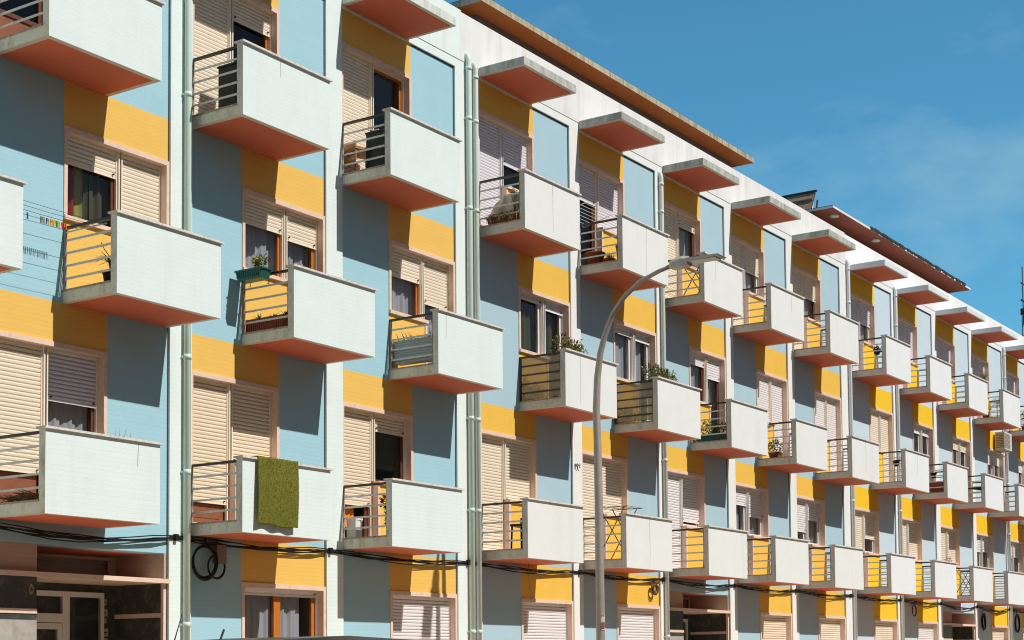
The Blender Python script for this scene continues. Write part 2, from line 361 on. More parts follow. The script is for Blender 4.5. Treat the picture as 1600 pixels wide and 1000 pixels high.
WIN1 = {'B': (2.728, 'wood', 'shut_white'), 'C': (0, 'brown', 'shut_white'), 'D': (0, 'brown', 'shut_white'), 'E': (0, 'brown', 'shut_white'), 'G': (0, 'brown', 'shut_beige'),
        'H': (0, 'brown', 'shut_cream'), 'I': (0, 'brown', 'shut_cream'), 'J': (0, 'brown', 'shut_white'), 'L': (2.42, 'brown', 'shut_beige'), 'M': (0, 'brown', 'shut_white'), 'Z': (0, 'brown', 'shut_cream')}

CRACKS = dict(D4=(.5, .12), E4=(.52, .05), D3=(.28, .1), E2=(.5, .03), F4=(.3, .5), G4=(.62, .55), I3=(.5, .4), H3=(.5, .2), B4=(.42, .75), A2=(.8, .7), C3=(.12, .6))
mat('crack', (.50, .50, .46), var=.2)
def shutter(parent, x0, x1, z0, z1, m, y=.115):
    s = MB(); P = .055; n = max(1, round((z1 - z0) / P)); h = (z1 - z0) / n
    prof = []
    for i in range(n):
        z = z0 + i * h
        prof += [(y + .024, z), (y + .002, z + .004), (y - .003, z + h * .5), (y, z + h - .012), (y + .024, z + h - .008)]
    prof.append((y + .024, z1)); o = len(s.v)
    for yy, zz in prof: s.v += [(x0, yy, zz), (x1, yy, zz)]
    for i in range(len(prof) - 1): s.face([o + 2 * i, o + 2 * i + 1, o + 2 * i + 3, o + 2 * i + 2], m)
    s.box(x0, x1, y - .004, y + .012, z0 - .03, z0 - .0005, m)
    for xx in (x0 + .05, x1 - .07): s.box(xx, xx + .02, y - .03, y - .005, z0 + .012, z0 + .03, 'handrail')
    return s.build('shutter', parent)
def curtain(parent, x0, x1, z0, z1, m, y=.3):
    s = MB(); ph = random.uniform(0, 6)
    mats = ['curtain_red', 'curtain_lime', 'curtain_olive', 'curtain_olive'] if m == 'curtain_red' else [m]
    k = len(mats); w = (x1 - x0) / k; fr = 40 if m != 'curtain_white' else 26
    for i, mm in enumerate(mats):
        xa, xb = (x0 + w * i, x0 + w * (i + 1)) if k == 1 else (x0 + (x1 - x0) * (0, .42, .52, .66)[i], x0 + (x1 - x0) * (.42, .52, .64, 1)[i])
        s.grid(lambda u, v: (xa + (xb - xa) * u, y + .025 * math.sin(fr * (xa + (xb - xa) * u) + ph) + .012 * math.sin(71 * (xa + (xb - xa) * u)), z0 + (z1 - z0) * v), max(6, int((xb - xa) * 60)), 1, mm)
    return s.build('curtain', parent)
def leaf_frame(s, g, x0, x1, z0, z1, m, y0=.15, w=.055):
    s.box(x0, x0 + w, y0, y0 + .05, z0, z1, m); s.box(x1 - w, x1, y0, y0 + .05, z0, z1, m)
    s.box(x0 + w, x1 - w, y0, y0 + .05, z0, z0 + w, m); s.box(x0 + w, x1 - w, y0, y0 + .05, z1 - w, z1, m)
    g.box(x0 + w - .004, x1 - w + .004, y0 + .02, y0 + .026, z0 + w - .004, z1 - w + .004, 'glass')
def window(bld, x0, x1, zs, spec, odd):
    """balcony opening: a door in one half, a window above an apron in the other"""
    l, r, fr, shm, cur = spec
    zt, zl, zsil, zf = zs + LT, zs + LB, zs + SILL, zs + FL
    j = .055
    xm = x0 + (x1 - x0) * (.56 if odd else .49)
    s = MB(); m = 'marble'; y0, y1 = -.018, .2
    s.box(x0, x1, y0, y1, zl, zt, m)
    s.box(x0, x0 + j, y0, y1, (zsil if odd else zf), zl, m); s.box(x1 - j, x1, y0, y1, (zf if odd else zsil), zl, m)
    if odd:
        s.box(x0 - .0, xm, -.045, y1, zsil - .055, zsil, m); s.box(xm - j, xm, y0, y1, zf, zsil - .055, m); s.box(xm, x1 - j, -.01, y1, zf, zf + .04, m)
        halves = ((x0 + j, xm - .03, zsil, l), (xm + .03, x1 - j, zf + .04, r))
    else:
        s.box(xm, x1, -.045, y1, zsil - .055, zsil, m); s.box(xm, xm + j, y0, y1, zf, zsil - .055, m); s.box(x0 + j, xm, -.01, y1, zf, zf + .04, m)
        halves = ((x0 + j, xm - .03, zf + .04, l), (xm + .03, x1 - j, zsil, r))
    w = s.build('window', bld)
    f = MB(); g = MB()
    opn = fr == 'open'; fr = 'brown' if opn else fr
    mm = {'white_metal': 'white_metal', 'wood': 'shut_cream', 'brown': 'shut_cream'}[fr]
    single = (l == r == 0 and abs(zs - 3.49) < .01 and 26 < x0 < 29)
    if not single:
        f.box(xm - .034, xm - .014, .07, .2, max(halves[0][2], halves[1][2]), zl, mm); f.box(xm + .014, xm + .034, .07, .2, max(halves[0][2], halves[1][2]), zl, mm)
        f.box(xm - .014, xm + .014, .125, .2, max(halves[0][2], halves[1][2]), zl, 'black')
    for k, (a, b, zb, sh) in enumerate(halves):
        f.box(a, a + .02, .1, .14, zb, zl, mm); f.box(b - .02, b, .1, .14, zb, zl, mm)
        mid = (a + b) / 2
        door = zb < zsil - .1
        sb = zb if sh == 0 else max(zb, zs + sh)
        if sb > zb + .02:
            if door and opn: f.box(b - .1, b - .04, .16, .2, zb, zl - .04, fr)
            elif door and fr in ('brown', 'wood') and (sb < zs + .9 or sh == 1.4):
                f.box(a + .02, b - .02, .17, .2, zb, zs + .62, 'door_wood')
                f.box(a + .1, b - .1, .162, .17, zb + .1, zs + .5, 'door_wood')
                leaf_frame(f, g, a + .02, b - .02, zs + .62, zl - .004, fr)
            elif fr == 'white_metal' or door: leaf_frame(f, g, a + .02, b - .02, zb, zl - .004, fr, w=.06)
            else:
                leaf_frame(f, g, a + .02, b - .02, zb, zl - .004, fr, w=.05)
            if cur and not (cur == 'curtain_red' and door): curtain(w, a, b, zb, zl, cur)
        if sh < 2.19: shutter(w, a + .012, b - .012, sb, zl - .002, ('shut_cream' if shm == 'shut_lilac_shade' and k == 0 and x0 < 13 else shm))
    f.box(x0 + j + .019, x1 - j - .019, .102, .138, zl - .03, zl - .001, mm)
    f.build('frame', w)
    if g.v: g.build('pane', w)
    return w
def window1(bld, x0, x1, spec):
    zb, fr, shm = spec; zt = 2.87; zl = 2.805; z0 = .9; j = .055; y0, y1 = -.018, .2; m = 'marble'
    s = MB(); s.box(x0, x1, y0, y1, zl, zt, m).box(x0, x0 + j, y0, y1, z0, zl, m).box(x1 - j, x1, y0, y1, z0, zl, m).box(x0, x1, -.045, y1, z0 - .06, z0, m)
    w = s.build('window', bld)
    f = MB(); g = MB(); a, b = x0 + j, x1 - j
    if zb > z0 + .1:
        mid = (a + b) / 2
        leaf_frame(f, g, a + .02, mid - .002, z0, zl - .004, fr, w=.07); leaf_frame(f, g, mid + .002, b - .02, z0, zl - .004, fr, w=.07)
        curtain(w, a, mid - .04, z0, zl, 'curtain_white', y=.27); curtain(w, mid + .02, b - .22, z0, zl, 'curtain_white', y=.27)
        g.build('pane', w)
    f.box(a, a + .02, .1, .14, z0, zl, 'shut_white'); f.box(b - .02, b, .1, .14, z0, zl, 'shut_white'); f.box(a + .019, b - .019, .102, .138, zl - .03, zl - .001, 'shut_white'); f.build('frame', w)
    shutter(w, a + .012, b - .012, max(z0, zb), zl - .002, shm)

_cache = {}
def cached(key, fn):
    if key not in _cache: _cache[key] = fn()
    return _cache[key]
def railing_mesh(s, panel):
    m = MB(); top = 'handrail'; bar = 'bar' if not panel else 'handrail'
    x = .022
    m.box(x - .02, x + .02, -.89, -.005, .955, .99, top)
    for z in (.81, .645, .48, .315): m.box(x - .006, x + .006, -.89, -.03, z - .014, z + .014, bar)
    m.box(x - .014, x + .014, -.042, -.012, .15, .955, bar if s != '1' else 'lip'); m.box(x - .008, x + .008, -.889, -.872, .15, .955, 'handrail')
    m.box(-.012, .05, -.889, -.004, .15, .172, 'lip')
    if panel: m.box(x + .012, x + .02, -.87, -.045, .2, .95, 'tan_panel')
    return m.mesh('railing')
def balcony(bld, s, x, zs, panel=False):
    wm, sd = 'white' + s, 'side' + s
    def slab():
        m = MB(); m.box(0, WB, -.889, 0, .012, .15, sd, {'bottom': 'rim', 'top': 'rim'})
        return m.mesh('balcony')
    b = link('balcony', cached(('slab', s), slab), bld, (x, 0, zs))
    def par():
        m = MB(); m.box(0, WB, -1.0, -.89, 0, 1.01, wm, {'left': sd, 'right': sd, 'bottom': 'rim', 'back': wm}); return m.mesh('parapet')
    link('parapet', cached(('par', s), par), b)
    def cap(): return MB().box(-.03, WB + .03, -1.036, -.86, 1.0105, 1.038, 'cap').mesh('cap')
    link('cap', cached('cap', cap), b)
    def soff():
        m = MB(); m.box(.075, WB - .075, -.915, -.001, -.001, .006, 'rust')
        m.box(0, .07, -.889, -.001, .001, .0115, 'rim').box(WB - .07, WB, -.889, -.001, .001, .0115, 'rim')
        m.box(.07, WB - .07, -.889, -.001, .0065, .0115, 'rim')
        return m.mesh('soffit')
    link('soffit', cached('soff', soff), b)
    rm = cached(('rail', s, panel), lambda: railing_mesh(s, panel))
    link('railing', rm, b); r2 = link('railing', cached(('rail', s, False), lambda: railing_mesh(s, False)), b, (WB - .044, 0, 0))
    return b
def canopy(bld, s, x, z):
    def mk():
        m = MB(); w = 1.743; m.box(0, w, -1.013, -.0, .012, .155, 'conc' + s, {'bottom': 'rim'}); return m.mesh('canopy')
    c = link('canopy', cached(('can', s), mk), bld, (x, 0, z))
    def so_():
        m = MB(); w = 1.743; m.box(.075, w - .075, -.94, -.001, 0, .008, 'rust'); m.box(0, w, -1.01, -.001, .0085, .0115, 'rim'); return m.mesh('soffit')
    link('soffit', cached('cansoff', so_), c)
    return c
def drainpipe(bld, s, x, ztop, r=.05, name='drainpipe'):
    y = -.1; m = MB(); pm = 'pipe' + s
    m.tube([(x, y, 0), (x, y, ztop - .12), (x, y + .02, ztop - .05), (x, y + .075, ztop), (x, .0, ztop + .005)], r, pm, 12)
    for z in (2.2, 4.3, 5.9, 7.6, 9.6, 11.2):
        if z < ztop - .3: m.tube([(x, y, z), (x, y, z + .07)], r + .005, pm, 12); m.box(x - .07, x + .07, y + .03, -.04, z + .025, z + .045, pm)
    m.tube([(x, y, ztop - .3), (x, y, ztop - .24)], r + .008, pm, 12)
    return m.build(name, bld)

def make_building(B):
    bld = thing('apartment_building', B['label'], 'building', (0, 0, 0), 'apartment buildings along the street')
    s = B['s']; W_, BL, YE = 'white' + s, 'blue' + s, 'yellow' + s; T = .28
    zs = dict(B['zs']); zs[5] = B['zc']; zc = B['zc']; top = B['top']
    wall = MB(); pil = MB(); part = MB()
    xs = B['x0']
    for b in B['bays']:
        e, o, R = E_[b], O_[b], R_[b]; xr = e + WB; ent = b in 'AFK'
        pil.box(xs, e, -.04, T, 0, zc + .125, W_)
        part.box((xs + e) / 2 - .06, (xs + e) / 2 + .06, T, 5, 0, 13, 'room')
        xs = R
        for f in (4, 2):
            z0, z1 = zs[f], zs[f + 1]; zt = z0 + LT; xm = e + WB * .49
            if f == 4: z1 = zc - .03
            wall.box(e, xr, 0, T, zt, z1, YE); wall.box(xm + .055, xr, 0, T, z0, z0 + SILL - .055, YE); wall.box(e, xm + .055, 0, T, z0, z0 + FL, YE)
            wall.box(xr, R, 0, T, z0, z1, BL)
        z0, z1 = zs[3], zs[4]; xm = o + (R - o) * .56
        wall.box(o, R, 0, T, z0 + LT, z1, YE); wall.box(o, xm - .055, 0, T, z0, z0 + SILL - .055, YE); wall.box(xm - .055, R, 0, T, z0, z0 + FL, YE)
        wall.box(e, o, 0, T, z0, z1, BL)
        if f == 4: pass
        pil.box(e, R, -.04, T, zc - .03, zc + .125, W_)
        # ground floor
        if not ent:
            wall.box(e, o, 0, T, 0, zs[2], BL); wall.box(o, R, 0, T, 2.87, zs[2], YE); wall.box(o, R, 0, T, 0, .84, YE)
        else:
            px = e + {'A': .72, 'F': .74, 'K': .95}[b]
            wall.box(e, R, 0, T, 3.2, zs[2], BL); wall.box(e, px, 0, T, 2.85, 3.2, 'tile_brown'); wall.box(e, px, 0, T, 0, 2.79, 'dark_marble')
    pil.box(xs, B['x1'], -.04, T, 0, zc + .125, W_)
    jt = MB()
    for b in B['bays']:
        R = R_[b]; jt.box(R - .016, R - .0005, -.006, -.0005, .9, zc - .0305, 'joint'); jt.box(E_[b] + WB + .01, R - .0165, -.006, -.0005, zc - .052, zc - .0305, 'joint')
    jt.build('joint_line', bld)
    wall.build('wall', bld); pil.build('pilaster', bld)
    fz = MB(); fz.box(B['x0'], B['x1'], -.05, T, zc + .1255, top, 'frieze' + s); fz.build('roof_parapet', bld)
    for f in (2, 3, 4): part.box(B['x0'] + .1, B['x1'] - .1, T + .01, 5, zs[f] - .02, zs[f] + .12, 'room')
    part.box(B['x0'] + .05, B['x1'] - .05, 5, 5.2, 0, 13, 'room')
    part.box(B['x0'] + .02, B['x1'] - .02, T, 10, zc + .25, zc + .45, 'roof_dark')
    part.box(B['x0'], B['x0'] + .05, T, 10, 0, top - .1, W_); part.box(B['x1'] - .05, B['x1'], T, 10, 0, top - .1, W_); part.box(B['x0'], B['x1'], 9.8, 10, 0, top - .1, W_)
    part.build('inner_wall', bld)
    for b in B['bays']:
        for f in (4, 3, 2):
            if b == 'Z' and f != 3: continue
            odd = f == 3; x = O_[b] if odd else E_[b]; x1 = (R_[b] if odd else x + WB)
            window(bld, x, x1, zs[f], WIN[b + str(f)], odd)
            bl = balcony(bld, s, x, zs[f], panel=(b in 'DE' and f == 3))
            if b + str(f) in CRACKS:
                fx, zl_ = CRACKS[b + str(f)]; m = MB(); px = WB * fx; z = 1.0
                while z > zl_:
                    z2 = max(zl_, z - random.uniform(.05, .12)); q = px + random.uniform(-.008, .008); w_ = .004 + .004 * z; o = len(m.v)
                    m.v += [(px - w_, -1.0012, z), (px + w_, -1.0012, z), (q + w_, -1.0012, z2), (q - w_, -1.0012, z2)]; m.face([o + 3, o + 2, o + 1, o], 'crack'); px, z = q, z2
                m.build('crack', bl)
        if b != 'Z': canopy(bld, s, E_[b], zc)
        if b in WIN1: window1(bld, O_[b], R_[b], WIN1[b])
        if b in 'AFK': entrance(bld, b)
    return bld
def entrance(bld, b):
    e, R = E_[b], R_[b]; px = e + {'A': .72, 'F': .74, 'K': .95}[b]; D = .95
    en = MB()
    en.box(px, R, D, D + .1, 2.86, 3.2, 'tile_brown'); en.box(px, R, D, D + .1, 0, 2.79, 'dark_marble')
    en.box(R - .06, R, .0, D, 2.86, 3.2, 'tile_brown'); en.box(R - .06, R, .05, D, 0, 2.79, 'dark_marble'); en.box(R - .065, R, 0, .05, 0, 2.79, 'marble')
    en.box(R - .07, R - .06, .05, D, 2.33, 2.39, 'marble'); en.box(e + .001, px, -.012, 0, 2.33, 2.39, 'marble'); en.box(e + .001, px, -.006, 0, 1.4, 2.25, 'grey_marble')
    en.box(px - .05, px, .28, D, 0, 2.79, 'dark_marble'); en.box(px - .05, px, .28, D, 2.86, 3.2, 'tile_brown')
    en.box(px, R, .28, D, 3.2, 3.25, 'rust'); en = en.build('entrance', bld)
    MB().box(e + .01, R - .005, -.07, D - .002, 2.79, 2.85, 'marble').build('ledge', en)
    t = MB(); g = MB(); x0, x1 = px + .15, R - .32
    leaf_frame(t, g, x0, R - .2, 2.86, 3.17, 'tile_brown', y0=D - .06, w=.04); t.build('transom_frame', en); g.build('pane', en)
    d = MB(); g = MB(); fm = 'white_metal'; y = D - .07; xm = x0 + (x1 - x0) * .62; zt = 2.68
    d.box(x0, x0 + .05, y, y + .06, 0, zt, fm); d.box(x1 - .05, x1, y, y + .06, 0, zt, fm); d.box(x0 + .05, x1 - .05, y, y + .06, zt - .07, zt, fm); d.box(xm - .06, xm + .06, y, y + .06, 0, zt - .07, fm)
    d.box(x0 + .05, xm - .06, y, y + .06, 2.26, 2.38, fm)
    g.box(x0 + .05, xm - .06, y + .03, y + .036, 2.38, zt - .07, 'glass'); g.box(xm + .06, x1 - .05, y + .03, y + .036, .1, zt - .07, 'glass')
    dl = d.build('door_frame', en); g.build('pane', dl)
    q = MB(); g = MB(); leaf_frame(q, g, x0 + .06, xm - .065, .02, 2.25, fm, y0=y + .002, w=.08); ql = q.build('door', en); g.build('pane', ql)
    k = MB()
    if b == 'A':
        for i, (w, h) in enumerate(((.075, .09), (.09, .1), (.07, .06), (.095, .11), (.085, .07), (.11, .16))):
            z = 2.6 - i * .135; k.box(x1 + .012, x1 + .012 + w, D - .02 - .004 * i, D - .0005, z - h, z, 'paper'); k.box(x1 + .03, x1 + .012 + w * .7, D - .024 - .004 * i, D - .0205 - .004 * i, z - h * .6, z - h * .45, 'ink')
        k.build('letter_box', en)

# unseen block added across the street, behind the viewer: its shaded front and its shadow on the road keep the shade under the balconies deep
ob = thing('apartment_building', 'plain ochre apartment block across the street, unseen, added to deepen the shade', 'building')
m = MB(); m.box(-40, 110, -30, -19, 0, 13.5, 'ochre'); m.build('wall', ob)
for i in range(36):
    for z in (1.2, 4.2, 7.2, 10.2):
        m = MB(); x = -36 + i * 4; m.box(x, x + 1.5, -19, -18.97, z, z + 1.6, 'white_metal'); m.box(x + .1, x + 1.4, -18.965, -18.95, z + .1, z + 1.5, 'black'); m.build('window', ob)
blds = [make_building(B) for B in B_]
for i, x, zt in ((0, 15.77, 12.35), (0, 22.57, 12.4), (1, 22.78, 12.3), (1, 29.64, 12.1), (2, 39.8 + .25, 12.4), (2, 43.58, 12.35), (2, 53.87, 12.3)):
    drainpipe(blds[i], B_[i]['s'], x, zt, .052 if i == 0 else .046)
def roofslab(bld, x0, x1, z, em, edge, th=.115, yb=.3):
    m = MB(); m.box(x0, x1, -.12, 6, z, z + th, edge, {'bottom': em}); m.box(x0 + .02, x1 - .02, -.1, 5.98, z + th + .0005, z + th + .02, 'roof_dark')
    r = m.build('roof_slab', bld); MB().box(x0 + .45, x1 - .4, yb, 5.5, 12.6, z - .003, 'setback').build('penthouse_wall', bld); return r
roofslab(blds[1], 22.97, 34.25, 13.49, 'eave', 'slab_edge')
m = MB()
for i in range(7):
    cx_, cz_, rr_ = 26.1 + .028 * i, 5.46 + .03 * math.sin(2.4 * i), random.uniform(.02, .045)
    m.tube([(cx_ + rr_ * math.cos(a * .7), -.0445, cz_ + 1.3 * rr_ * math.sin(a * .7)) for a in range(8)], .004, 'ink', 4)
m.build('scribble', blds[1])
r = roofslab(blds[2], 39.06, 50.38, 13.565, 'eave3', 'conc3', .06, .62)
for x in (39.75, 42.75): MB().lathe((x, .13, 13.5), [(.05, 0), (.11, .012), (.13, .035), (.13, .0645)], 'lamp_lens', 14).build('ceiling_light', r)
mm = MB()
for i in range(26):
    x = 41.7 + i * .31 + random.uniform(-.05, .05); mm.box(x, x + random.uniform(.22, .36), -.135 - random.uniform(0, .02), .1, 13.585 + random.uniform(0, .02), 13.645 + random.uniform(.01, .03), 'roof_dark')
mm.build('roof_felt', r)

# ------------------------------------------------------------------ street lamp
XL = 22.30
lamp = thing('street_lamp', 'tall grey street lamp with curved arm and flat lamp head, in front of the balconies', 'street lamp', (XL, -2.82, 0))
path = [(-2.82, 0), (-2.815, 2), (-2.81, 4.1), (-2.80, 5.2), (-2.785, 5.8), (-2.81, 6.3), (-2.87, 6.7), (-2.97, 7.02), (-3.12, 7.33), (-3.33, 7.57), (-3.62, 7.78), (-3.97, 7.90), (-4.2, 7.955)]
m = MB(); m.tube([(0, y + 2.82, z) for y, z in path], [.076, .073, .069, .064, .06, .057, .052, .047, .043, .039, .036, .034, .032], 'galv', 16); m.build('pole', lamp)
m = MB(); m.box(-.2, .2, -.2, .2, 0, .03, 'galv'); m.lathe((0, 0, .03), [(.13, 0), (.13, .3), (.09, .36)], 'galv', 16)
for a in (-1, 1):
    for b in (-1, 1): m.tube([(a * .15, b * .15, .03), (a * .15, b * .15, .07)], .018, 'chrome', 6)
m.build('base_plate', lamp)
m = MB(); m.tube([(0, -1.36, 5.125), (0, -1.45, 5.14)], .06, 'lampgrey', 12)
hd = []
def hsec(y, w, zb, zt): return [(-w, y, zb + .02), (-w * .7, y, zb), (w * .7, y, zb), (w, y, zb + .02), (w, y, zt - .05), (w * .6, y, zt), (-w * .6, y, zt), (-w, y, zt - .05)]
secs = [hsec(-1.36, .05, 7.91, 8.02), hsec(-1.41, .085, 7.89, 8.04), hsec(-1.6, .1, 7.89, 8.07), hsec(-1.7, .09, 7.91, 8.05)]
m = MB(); o = 0
for q in secs: m.v += q
for i in range(3):
    for k in range(8):
        k2 = (k + 1) % 8; m.face([i * 8 + k, i * 8 + k2, (i + 1) * 8 + k2, (i + 1) * 8 + k], 'lampgrey')
m.face(list(range(8))[::-1], 'lampgrey'); m.face([24 + k for k in range(8)], 'lampgrey'); m.build('lamp_head', lamp)
m = MB(); m.prism([(-1.68, 7.955), (-2.26, 7.965), (-2.28, 7.98), (-2.26, 7.995), (-1.68, 8.01)], 'x', -.13, .13, 'lampgrey'); m.box(-.1, .1, -2.2, -1.73, 7.949, 7.957, 'lamp_lens'); m.build('led_panel', lamp)
m = MB()
def stk(u, v):
    a = math.radians(-150 + 62 * u); return (.0745 * math.cos(a), .0745 * math.sin(a), 2.2 + .28 * v)
m.grid(stk, 8, 1, 'sticker')
for z, u0_, u1_ in ((2.455, .1, .35), (2.455, .5, .8), (2.425, .1, .4), (2.425, .55, .75)):
    m.grid(lambda u, v: (.083 * math.cos(math.radians(-150 + 62 * (u0_ + (u1_ - u0_) * u))), .083 * math.sin(math.radians(-150 + 62 * (u0_ + (u1_ - u0_) * u))), z + .012 * v), 3, 1, 'ink')
m.grid(lambda u, v: (.083 * math.cos(math.radians(-138 + 38 * u)), .083 * math.sin(math.radians(-138 + 38 * u)), 2.23 + .1 * v), 4, 1, 'stain_red'); m.build('sticker', lamp)

# ------------------------------------------------------------------ cables along the first floor
cab = MB()
PTS = [5, 9, 12.2, 15.6, 18.85, 22.5, 26.2, 29.55, 32.95, 36.35, 39.85, 43.55, 46.95, 50.4, 53.85, 57.3]
for k in range(7):
    ln = []
    for i in range(len(PTS) - 1):
        sag = .035 + .05 * random.random() + (.06 if i in (2, 12, 13) else 0)
        for j in range(8):
            t = j / 8; ln.append((PTS[i] + (PTS[i + 1] - PTS[i]) * t, -.055 - .01 * (k % 2) - .022 * math.sin(math.pi * t), 3.425 + .008 * (k - 3) + .006 * math.sin(k * 5 + i) - sag * 4 * t * (1 - t) + .02 * math.sin(9 * t + k)))
    cab.tube(ln, .0085, 'cable', 5)
for x in PTS[1:]: cab.box(x - .03, x + .03, -.09, -.03, 3.38, 3.47, 'cable')
tag(cab.build('cable_bundle'), 'bundle of black cables sagging along the facade beneath the lowest balconies', 'cable')
def coil(x, z, r, n, label, y=-.07, sx=1.0, mt='cable', grp='cable coils hanging on the facade'):
    m = MB()
    for k in range(n):
        ph = random.uniform(0, 6); rr = r * random.uniform(.93, 1.05); dx, dz = random.uniform(-.02, .02), random.uniform(-.02, .02)
        m.tube([(x + dx + sx * rr * math.cos(a / 20 * 2 * math.pi + ph), y - .01 * k, z + dz + rr * math.sin(a / 20 * 2 * math.pi + ph)) for a in range(20)] + [(x + dx + sx * rr * math.cos(ph), y - .01 * k, z + dz + rr * math.sin(ph))], .011, mt, 5)
    m.tube([(x + .02, y, z + r), (x + .05, y, z + r + .12), (x + .02, -.06, 3.42)], .01, mt, 5)
    return tag(m.build('cable_coil'), label, 'cable', grp)
coil(16.12, 3.11, .235, 5, 'black round cable coil on the shaded blue wall beside the junction box')
coil(16.36, 3.06, .17, 2, 'thinner cable loop hanging just below the junction box')
coil(29.12, 3.2, .1, 7, 'rusty brown knot of cable hanging from a small pillar bracket', sx=.9, mt='twig')
coil(44.6, 3.15, .16, 2, 'small loop of cable drooping in a triangle under a far balcony')
coil(50.9, 2.95, .25, 6, 'black tangled cable coil right of the far entrance', sx=.6)
coil(54.55, 2.95, .3, 6, 'thick oval cable coil at the far right end of the facade', sx=.8)
m = MB(); m.box(16.37, 16.555, -.09, 0, 3.11, 3.37, 'ac_grille'); m.box(16.385, 16.54, -.096, -.0905, 3.13, 3.35, 'ac_grille'); m.box(16.5, 16.52, -.1, -.0965, 3.2, 3.23, 'chrome')
tag(m.build('junction_box'), 'small brown junction box beside a black round cable coil', 'box')

# ------------------------------------------------------------------ plants and pots
def pot(name, label, c, r, h, mt, cat='flower pot', group=None, z_rim=.03):
    t = thing(name, label, cat, c, group)
    m = MB(); m.lathe((0, 0, 0), [(r * .68, 0), (r * .95, h - z_rim), (r * 1.06, h - z_rim), (r * 1.06, h), (r * .93, h), (r * .9, h - .03)], mt, 16); m.build('pot', t)
    return t
def bush(m, c, rx, ry, rz, n, mats, lsize=.05):
    for i in range(n):
        d = Vector((random.gauss(0, 1), random.gauss(0, 1), random.gauss(0, 1))).normalized() * random.random() ** .4
        p = Vector(c) + Vector((d.x * rx, d.y * ry, d.z * rz))
        m.leaf(p, (d.x + random.uniform(-.6, .6), d.y + random.uniform(-.6, .6), d.z + random.uniform(-.2, .9)), lsize * random.uniform(.6, 1.4), lsize * random.uniform(.35, .6), random.choice(mats))
def stems(m, base, n, spread, h, mt='twig', leafm=None, ls=.05, nl=14):
    for i in range(n):
        p0 = Vector(base) + Vector((random.uniform(-spread, spread) * .4, random.uniform(-.05, .05), 0))
        p1 = p0 + Vector((random.uniform(-spread, spread), random.uniform(-.08, .08), h * random.uniform(.55, 1)))
        pm = (p0 + p1) / 2 + Vector((random.uniform(-.05, .05), 0, .03)); m.tube([p0, pm, p1], [.005, .004, .002], mt, 4)
        if leafm:
            for k in range(nl):
                t = random.uniform(.25, 1); q = p0.lerp(p1, t); m.leaf(q, (random.uniform(-1, 1), random.uniform(-1, 1), random.uniform(-.2, 1)), ls * random.uniform(.6, 1.3), ls * .45, random.choice(leafm))
def trough(name, label, x0, x1, y0, y1, z0, z1, mt, group=None, cat='planter'):
    t = thing(name, label, cat, ((x0 + x1) / 2, (y0 + y1) / 2, z0), group)
    w, d, h = (x1 - x0) / 2, (y1 - y0) / 2, z1 - z0; m = MB(); i = .85
    o = 0; m.v += [(-w * i, -d * i, 0), (w * i, -d * i, 0), (w * i, d * i, 0), (-w * i, d * i, 0), (-w, -d, h), (w, -d, h), (w, d, h), (-w, d, h)]
    for q in ((0, 3, 2, 1), (0, 1, 5, 4), (1, 2, 6, 5), (2, 3, 7, 6), (3, 0, 4, 7)): m.face(list(q), mt)
    m.box(-w - .008, w + .008, -d - .008, d + .008, h - .025, h, mt)
    long_y = d > w; n = int(max(d, w) * 2 / .04)
    for k in range(n):
        a = -max(d, w) * .9 + k * .04
        if long_y: m.prism([(-w - .005, h * .8), (-w * .93 - .006, h * .25), (-w * .9, h * .25), (-w, h * .8)], 'y', a, a + .018, mt)
    m.build('trough', t)
    MB().box(-w * .9, w * .9, -d * .9, d * .9, h - .024, h + .004, 'earth').build('soil', t)
    return t, w, d, h
# green box hung on the railing, floor 3
t, w, d, h = trough('planter', 'green plastic flower box hung outside a balcony railing, leafy plant in it', 16.72, 16.93, -.6, -.09, 7.18, 7.335, 'green_plastic')
m = MB(); bush(m, (0, -.14, h + .1), .09, .13, .1, 170, ['leaf', 'leaf', 'leaf_lime'], .05); stems(m, (0, -.1, h), 5, .08, .2, leafm=['leaf', 'leaf_lime'], ls=.045); m.build('plant', t)
m = MB()
for y in (-.18, .18): m.tube([(.1, y, h - .01), (.135, y, h + .01), (.13, y, h - .2), (.1, y, h - .2)], .006, 'handrail', 5)
m.build('hook', t)
t, w, d, h = trough('planter', 'terracotta trough with spiky aloe behind a railing, under the green flower box', 17.02, 17.24, -.76, -.02, 6.463, 6.68, 'terracotta')
m = MB()
for y in (-.28, -.05, .2):
    for k in range(15): m.blade((0, y + random.uniform(-.03, .03), h), (random.uniform(-1, 1), random.uniform(-1, 1), random.uniform(.5, 1.5)), random.uniform(.1, .19), .022, random.choice(['leaf_dark', 'leaf']), .3)
m.build('plant', t)
st = thing('plant_stand', 'dark iron plant stand beside the terracotta trough, two small pots on its arms', 'plant stand', (17.33, -.62, 6.463))
m = MB(); m.tube([(0, 0, 0), (0, 0, .8)], .018, 'black', 8); m.tube([(0, 0, .8), (.03, -.03, .84), (.1, -.1, .84)], .012, 'black', 6); m.lathe((0, 0, 0), [(.12, 0), (.12, .015), (.02, .03)], 'black', 14); m.build('stand', st)
m = MB(); m.lathe((.08, -.12, .3), [(.06, 0), (.085, .1)], 'black', 12); m.lathe((.08, -.12, .56), [(.06, 0), (.085, .1)], 'black', 12); m.build('hanging_pot', st)
m = MB(); bush(m, (.08, -.12, .44), .08, .08, .07, 70, ['leaf_dark', 'leaf'], .05); bush(m, (.08, -.12, .7), .08, .08, .07, 60, ['leaf_dark', 'leaf'], .05); m.build('plant', st)
